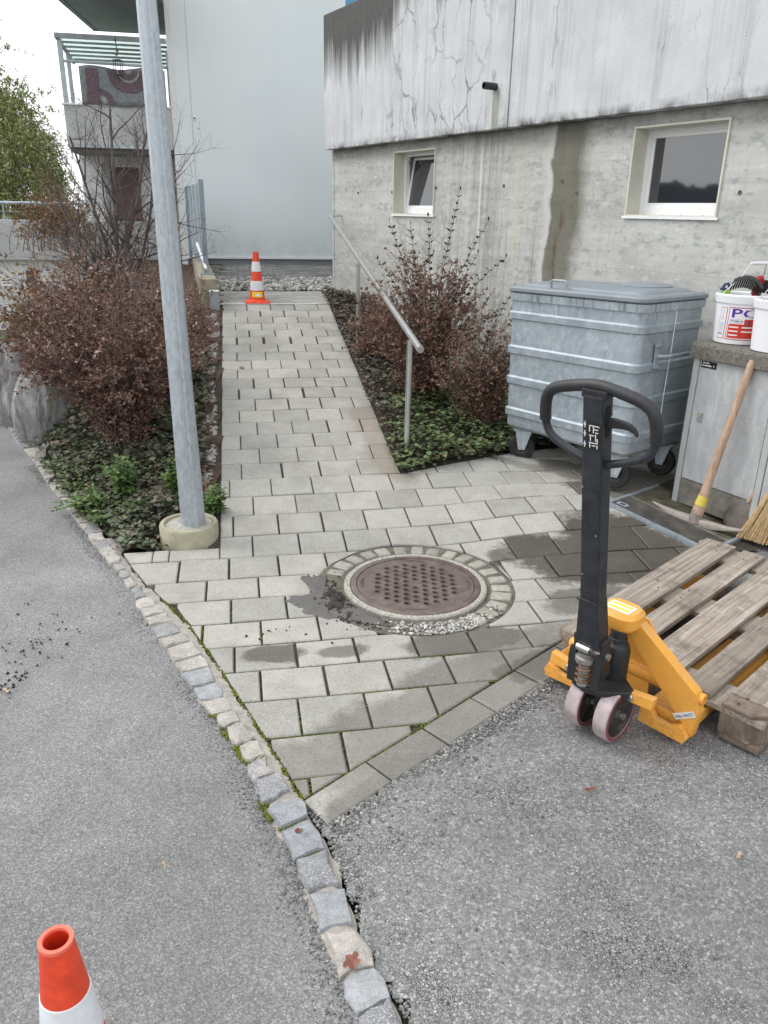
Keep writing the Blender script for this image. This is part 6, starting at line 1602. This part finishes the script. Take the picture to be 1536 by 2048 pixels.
# bare tree
def bare_tree(label, base, seed, stems, H):
    q = random.Random(seed); t = thing('bare_tree', label, 'tree', base); mt = MB(); mb_ = MB(); P = []; D = []; S = []
    def grow(p, d, r, L_, lvl):
        n = 5; pts = [p.copy()]; rs = [r]; dd = d.copy()
        for i in range(n):
            dd = (dd + Vector((q.gauss(0, .14), q.gauss(0, .14), q.gauss(.05, .10)))).normalized(); pts.append(pts[-1] + dd * L_ / n); rs.append(r * (1 - (.6 if lvl == 0 else .8) * (i + 1) / n))
        (mt if lvl == 0 else mb_).tube(pts, rs, 6 if lvl == 0 else 4 if lvl == 1 else 3, False)
        if lvl >= 3:
            if q.random() < .25: P.append(pts[-1][:]); D.append((q.gauss(0, 1), q.gauss(0, 1), -.3)); S.append(.02)
            return
        k = (8, 6, 4)[lvl]
        for j in range(k):
            f = q.uniform(.25, 1.0); i0 = min(n - 1, int(f * n)); b = pts[i0].lerp(pts[i0 + 1], f * n - i0)
            ax = (pts[i0 + 1] - pts[i0]).normalized(); sd_ = Vector((q.gauss(0, 1), q.gauss(0, 1), q.gauss(.1, .6))).normalized()
            nd = (ax * .75 + sd_ * .8).normalized(); grow(b, nd, rs[i0] * .58, L_ * q.uniform(.26, .44), lvl + 1)
    for (dx, dy, dz, L_, r) in stems: grow(Vector((q.gauss(0, .05), q.gauss(0, .05), -.05)), Vector((dx, dy, dz)).normalized(), r, L_, 0)
    mt.build('trunk', 'bark', t, 60); mb_.build('branches', 'twig_dark', t)['kind'] = 'stuff'
    leaves('last_leaves', P, D, S, .6, 'leaf_russet', t)['kind'] = 'stuff'
bare_tree('leafless many stemmed tree with dark branching limbs in the left bed', onbed(-2.42, 7.35), 21, [(-.34, .05, 1, 1.65, .020), (-.20, .1, 1, 1.9, .024), (.02, -.05, 1, 1.95, .022), (.08, .1, 1, 1.7, .018), (-.55, 0, .9, 1.4, .017), (.14, .05, 1, 1.35, .015), (-.1, 0, 1, 1.45, .015), (-.8, .1, .8, 1.1, .013)], 2.2)
bare_tree('slender leafless sapling close to the lamp post', onbed(-2.05, 7.7), 25, [(-.06, 0, 1, 1.7, .015), (-.2, .05, 1, 1.5, .013)], 2.0)

# ground cover
def cover(name, n, sampler, mat, size, wr, seed, hmax=.10, upf=.75):
    q = random.Random(seed); P = []; D = []; S = []
    while len(P) < n:
        r = sampler(q)
        if r is None: continue
        x, y, z, k = r; hh = hmax * (.35 + .65 * abs(math.sin(x * 7 + math.sin(y * 5)) * math.cos(y * 6.3 + x * 2)))
        P.append((x, y, z + hh * q.random() ** .6)); a = q.uniform(0, 6.28); D.append((math.cos(a), math.sin(a), q.gauss(.0, .32))); S.append(size * q.uniform(.55, 1.2) * k)
    o = leaves(name, P, D, S, wr, mat, None, upf, .10); tag(o, kind='stuff'); return o
def samp_left(q):
    s = q.uniform(.0, 3.0); c = q.uniform(-2.2, -.08); x, y = XY(s, c); d = x - xat(KR, y)
    if d < (.03 if s < .45 else -.05) or (Vector((x, y)) - Vector((-1.03, 3.76))).length < .17: return None
    if s < .10 and c > -.62: pass
    if s < .11: return None
    if q.random() > ss(-.08, .15, d) * .75 + .25: return None
    if c > -.14 and s > .6 and q.random() > .25: return None
    if (Vector((x, y)) - Vector((-1.28, 4.22))).length < .13 and q.random() > .2: return None
    if math.sin(x * 9) * math.cos(y * 8) < -.55 and q.random() > .35: return None
    return x, y, BZ(x, y), 1
cover('ivy_ground_cover', 11000, samp_left, 'leaf_ivy', .040, .95, 31)
cover('withered_ground_cover', 3600, samp_left, 'leaf_ivy_dull', .034, .8, 32, .13, .5)
def samp_kerb(q):
    y = q.uniform(3.86, 5.0); x = xat(KR, y) + q.gauss(.04, .10); d = x - xat(KR, y)
    if d < -.10 or d > .34: return None
    if q.random() > (.35 + .65 * abs(math.sin(y * 9))) * ss(-.12, .02, d): return None
    return x, y, max(.012, BZ(x, y)), 1
cover('low_green_weeds', 1700, samp_kerb, 'leaf_weed', .036, .8, 37, .09, .55)
def samp_right(kind):
    def f(q):
        s = q.uniform(.80, 5.2); c = q.uniform(1.085, 2.7)
        if (s - .83) * .95 < (c - 1.10) * .36 - .03: return None
        x, y = XY(s, c)
        t_ = Vector((x + .737, y - 9.226)); 
        if t_.dot(Vector((.857, .515))) > .12: return None
        green = ss(1.15, 1.45, c + (1.9 - s) * .28)
        if kind == 'g' and q.random() > green: return None
        if kind == 'd' and q.random() < green * .85: return None
        if x > .95 and y < 5.2 and q.random() > .5: return None
        return x, y, gz(x, y) + .015, 1
    return f
cover('ivy_ground_cover', 7600, samp_right('g'), 'leaf_ivy_fresh', .042, .95, 33, .13)
cover('withered_ground_cover', 6800, samp_right('d'), 'leaf_ivy_dull', .036, .8, 34, .10, .6)
def samp_litter(q):
    s = q.uniform(.2, 4.4); c = -.05 - abs(q.gauss(0, .09)); x, y = XY(s, c)
    return x, y, gz(x, y) + .004, 1
cover('leaf_litter', 420, samp_litter, 'leaf_litter', .034, .65, 35, .02, .8)
def samp_l2(q):
    y = q.uniform(4.6, 6.6); x = xat(KR, y) + q.uniform(.05, .9); return x, y, BZ(x, y) + .01, 1
cover('leaf_litter', 500, samp_l2, 'leaf_litter', .04, .65, 36, .05, .6)
# fresh green weeds
def weed(label, base, H, r, n, lsize, seed, name='weed', mat='leaf_green', wr=.55):
    q = random.Random(seed); t = thing(name, label, 'plant', base); m = MB(); P = []; D = []; S = []
    for i in range(n):
        a = q.uniform(0, 6.28); e = Vector((r * math.cos(a) * q.random(), r * math.sin(a) * q.random(), H * q.uniform(.5, 1.05)))
        pts = curve_pts((q.gauss(0, .02), q.gauss(0, .02), 0), (0, 0, 1), e, 5); m.tube(pts, .0022, 3, False)
        for k in range(7):
            f = .25 + .75 * k / 6; i0 = min(3, int(f * 4)); p = pts[i0].lerp(pts[i0 + 1], f * 4 - i0)
            for s_ in (0, math.pi): b = a + k * 1.57 + s_; P.append(p[:]); D.append((math.cos(b), math.sin(b), q.gauss(.1, .2))); S.append(lsize * q.uniform(.7, 1.15) * (1.15 - .5 * f))
    m.build('stalks', 'leaf_green', t)['kind'] = 'stuff'; leaves('foliage', P, D, S, wr, mat, t, .7)['kind'] = 'stuff'
weed('bright green nettle clump in the middle of the bed', onbed(-1.50, 4.18), .24, .16, 16, .062, 41, 'nettle')
weed('small green nettle growing left of the clump, near the kerb', onbed(-1.63, 4.06), .15, .13, 11, .055, 42, 'nettle')
weed('leafy weed just left of the lamp post', onbed(-1.20, 4.14), .22, .13, 14, .058, 43)
weed('leafy weed spilling over the path edge right of the lamp post', (-.94, 3.98, gz(-.94, 3.98)), .16, .10, 16, .055, 44)
weed('low creeping green weed at the kerb by the road', onbed(-1.72, 4.12), .07, .20, 16, .045, 45)
weed('grassy tuft in front of the nettles', onbed(-1.38, 3.98), .10, .12, 14, .05, 46, 'tuft', 'leaf_green', .16)

# stones in the left bed
rock('boulder', (-2.50, 5.62, .15), (.24, .28, .40), 'boulder', None, 1, .5); tag(bpy.data.objects['boulder'], 'grey angular boulder at the kerb, the nearer one with ivy behind it', 'boulder', 'boulders at the kerb')
o = rock('boulder', (-2.95, 6.12, .20), (.36, .30, .38), 'boulder', None, 2, .2); tag(o, 'largest grey boulder at the left edge, split by dark cracks', 'boulder', 'boulders at the kerb')
o = rock('boulder', (-2.70, 5.86, .10), (.18, .16, .34), 'boulder', None, 7, 1.2); tag(o, 'narrow upright boulder wedged between the two big ones', 'boulder', 'boulders at the kerb')
o = rock('stone', (-2.38, 5.09, .04), (.06, .06, .055), 'cobble_ring', None, 3); tag(o, 'small pale round stone at the kerb below the boulders', 'stone')
o = rock('stone', (-1.30, 4.02, .045), (.14, .06, .035), 'boulder', None, 4, .6); tag(o, 'flat grey stone in the bed beside the lamp base', 'stone')
o = rock('stone', (-2.43, 5.30, .03), (.05, .09, .05), 'boulder', None, 5, .3); tag(o, 'small brown stone under the boulders', 'stone')
fl = thing('flower', 'single pink flower at the left edge of the dark shrub', 'flower', (-2.27, 5.05, .62))
for k in range(5): a = k * 1.26; q = MB(); q.lathe([(0, -.012), (.014, 0), (0, .012)], 6, (.014 * math.cos(a), .0, .016 * math.sin(a))); q.build('petal', 'flower_pink', fl, 60)
MB().tube([(0, 0, -.3), (.02, .05, -.15), (0, 0, 0)], .0025, 4).build('stalk', 'leaf_green', fl)
# blue tarpaulin heap behind the shrubs
tp = MB(); V = []; F = []
for i in range(9):
    for j in range(9): u, v = i / 8, j / 8; V.append((u * .62, .04 * math.sin(i * 2.3 + j), v * 1.0 - .25 * abs(u - .5) * v + .04 * math.sin(i * 1.9 + j * 2.2)))
for i in range(8):
    for j in range(8): a = i * 9 + j; F.append((a, a + 1, a + 10, a + 9))
tp.add(V, F); o = tp.build('tarpaulin', 'tarp_blue', None, 30); so = o.modifiers.new('t', 'SOLIDIFY'); so.thickness = .004
o.location = (-2.86, 8.0, .30); o.scale = (.62, .62, .72); tag(o, 'crumpled blue tarpaulin half hidden behind the brown shrubs', 'tarpaulin')

# trees beyond the terrace
def willow(label, base, H, r, n, seed):
    q = random.Random(seed); t = thing('willow_tree', label, 'tree', base); m = MB(); P = []; D = []; S = []; tr_ = MB()
    tr_.tube([(0, 0, -1), (.05, 0, H * .3), (0, .1, H * .6)], [.14, .10, .05], 8); tr_.build('trunk', 'bark', t, 60)
    for i in range(n):
        a = q.uniform(0, 6.28); e = math.acos(q.uniform(-.2, 1)); rr = q.uniform(.55, 1.0) ** .5
        p = Vector((r * rr * math.sin(e) * math.cos(a), r * rr * math.sin(e) * math.sin(a), H * .52 + H * .45 * rr * math.cos(e)))
        p *= 1 + .12 * math.sin(a * 3 + e * 4)
        L_ = q.uniform(.35, .9); d = Vector((p.x * .25, p.y * .25, q.uniform(-.2, .5) if e < .7 else q.uniform(-1, -.1))).normalized()
        pts = [p, p + d * L_ * .5 + Vector((0, 0, .03)), p + d * L_ + Vector((0, 0, -.14))]
        m.tube(pts, [.006, .004, .002], 3, False)
        for k in range(26):
            f = q.random(); b = pts[0].lerp(pts[1], f * 2) if f < .5 else pts[1].lerp(pts[2], f * 2 - 1)
            P.append((b + Vector((q.gauss(0, .03), q.gauss(0, .03), q.gauss(0, .03))))[:]); D.append((q.gauss(0, .6), q.gauss(0, .6), -.6 + q.gauss(0, .4))); S.append(.125 * q.uniform(.6, 1.2))
    m.build('branches', 'twig', t)['kind'] = 'stuff'; leaves('crown', P, D, S, .2, 'leaf_willow', t, .0)['kind'] = 'stuff'
willow('yellowish green feathery willow beyond the terrace on the left', (-9.7, 18.5, 0), 5.0, 2.0, 1300, 51)
willow('smaller green willow crown just left of the balcony', (-7.75, 17.0, 0), 3.6, .95, 520, 52)
shrub('reddish brown hedge behind the terrace railing', (-4.35, 10.9, 1.1), .85, .55, .4, 60, 'leaf_rusty', 'twig', .035, 6, 61, None, (0, 0), .15, 11, .2, .55, 'hedge', .3)

# wooded ridge all round behind the viewer and to the left
V = []; F = []; n = 1500
for i in range(n + 1):
    az = R(-38 - 284 * i / n); rr_ = 300
    h = 14.5 + 2.0 * math.sin(i * .017) + 1.2 * math.sin(i * .043 + 1) + rnd.uniform(-.9, .9) + rnd.choice((0, 0, .8))
    for dr, z in ((-60, -2), (-8, h * .75), (0, h), (60, h * .8)): V.append(((rr_ + dr) * math.sin(az), (rr_ + dr) * math.cos(az), z))
for i in range(n):
    for k in range(3): a = i * 4 + k; F.append((a, a + 1, a + 5, a + 4))
tag(raw('forest_ridge', V, F, 'forest'), kind='structure')

# fallen leaves and scraps
def fallen(label, x, y, size, mat, rz, lobes=5, z=.0):
    m = MB(); n = 20; V = [(0, 0, .006)]
    for k in range(n):
        a = 2 * math.pi * k / n; r = size * (.62 + .38 * abs(math.cos(a * lobes / 2))) * (1.0 if lobes > 2 else .55 + .45 * abs(math.cos(a))); V.append((r * math.cos(a), r * math.sin(a) * (.8 if lobes > 2 else .55), .004 + .008 * abs(math.sin(a * 2 + 1))))
    m.add(V, [(0, 1 + k, 1 + (k + 1) % n) for k in range(n)]); o = m.build('fallen_leaf', mat, None); o.location = (x, y, z); o.rotation_euler = (0, 0, rz); tag(o, label, 'leaf', 'fallen leaves')
fallen('red brown leaf lying alone on the worn asphalt right of centre', .647, 1.897, .022, 'leaf_red', .4, 2, .003)
fallen('lobed red leaf lying across the kerb setts near the bottom edge', -.055, 1.29, .026, 'leaf_red', 1.1, 5, .016)
fallen('small red leaf in the gap of the kerb near the paving corner', -.225, 1.70, .012, 'leaf_red', .3, 5, .008)
fallen('pale tan leaf scrap on the asphalt at the right edge', .998, 1.644, .016, 'leaf_tan', .8, 2, .003)
fallen('pale yellow scrap on the road left of the kerb', -.571, 1.577, .013, 'leaf_tan', 1.9, 2, .002)
fallen('brown leaf on the left road beside the black crumbs', -1.36, 2.36, .020, 'leaf_tan', 2.4, 2, .002)
fallen('dry leaf on the ramp near its left edge', *XY(2.75, .16), .025, 'leaf_red', .2, 5, gz(*XY(2.75, .16)) + .003)
fallen('orange leaf by the path edge above the lamp post', *XY(.95, -.10), .030, 'leaf_red', 1.2, 5, gz(*XY(.95, -.1)) + .01)
fallen('dark curled leaf on the paving left of the tiller', .93, 3.10, .014, 'leaf_litter', .2, 2, .003)
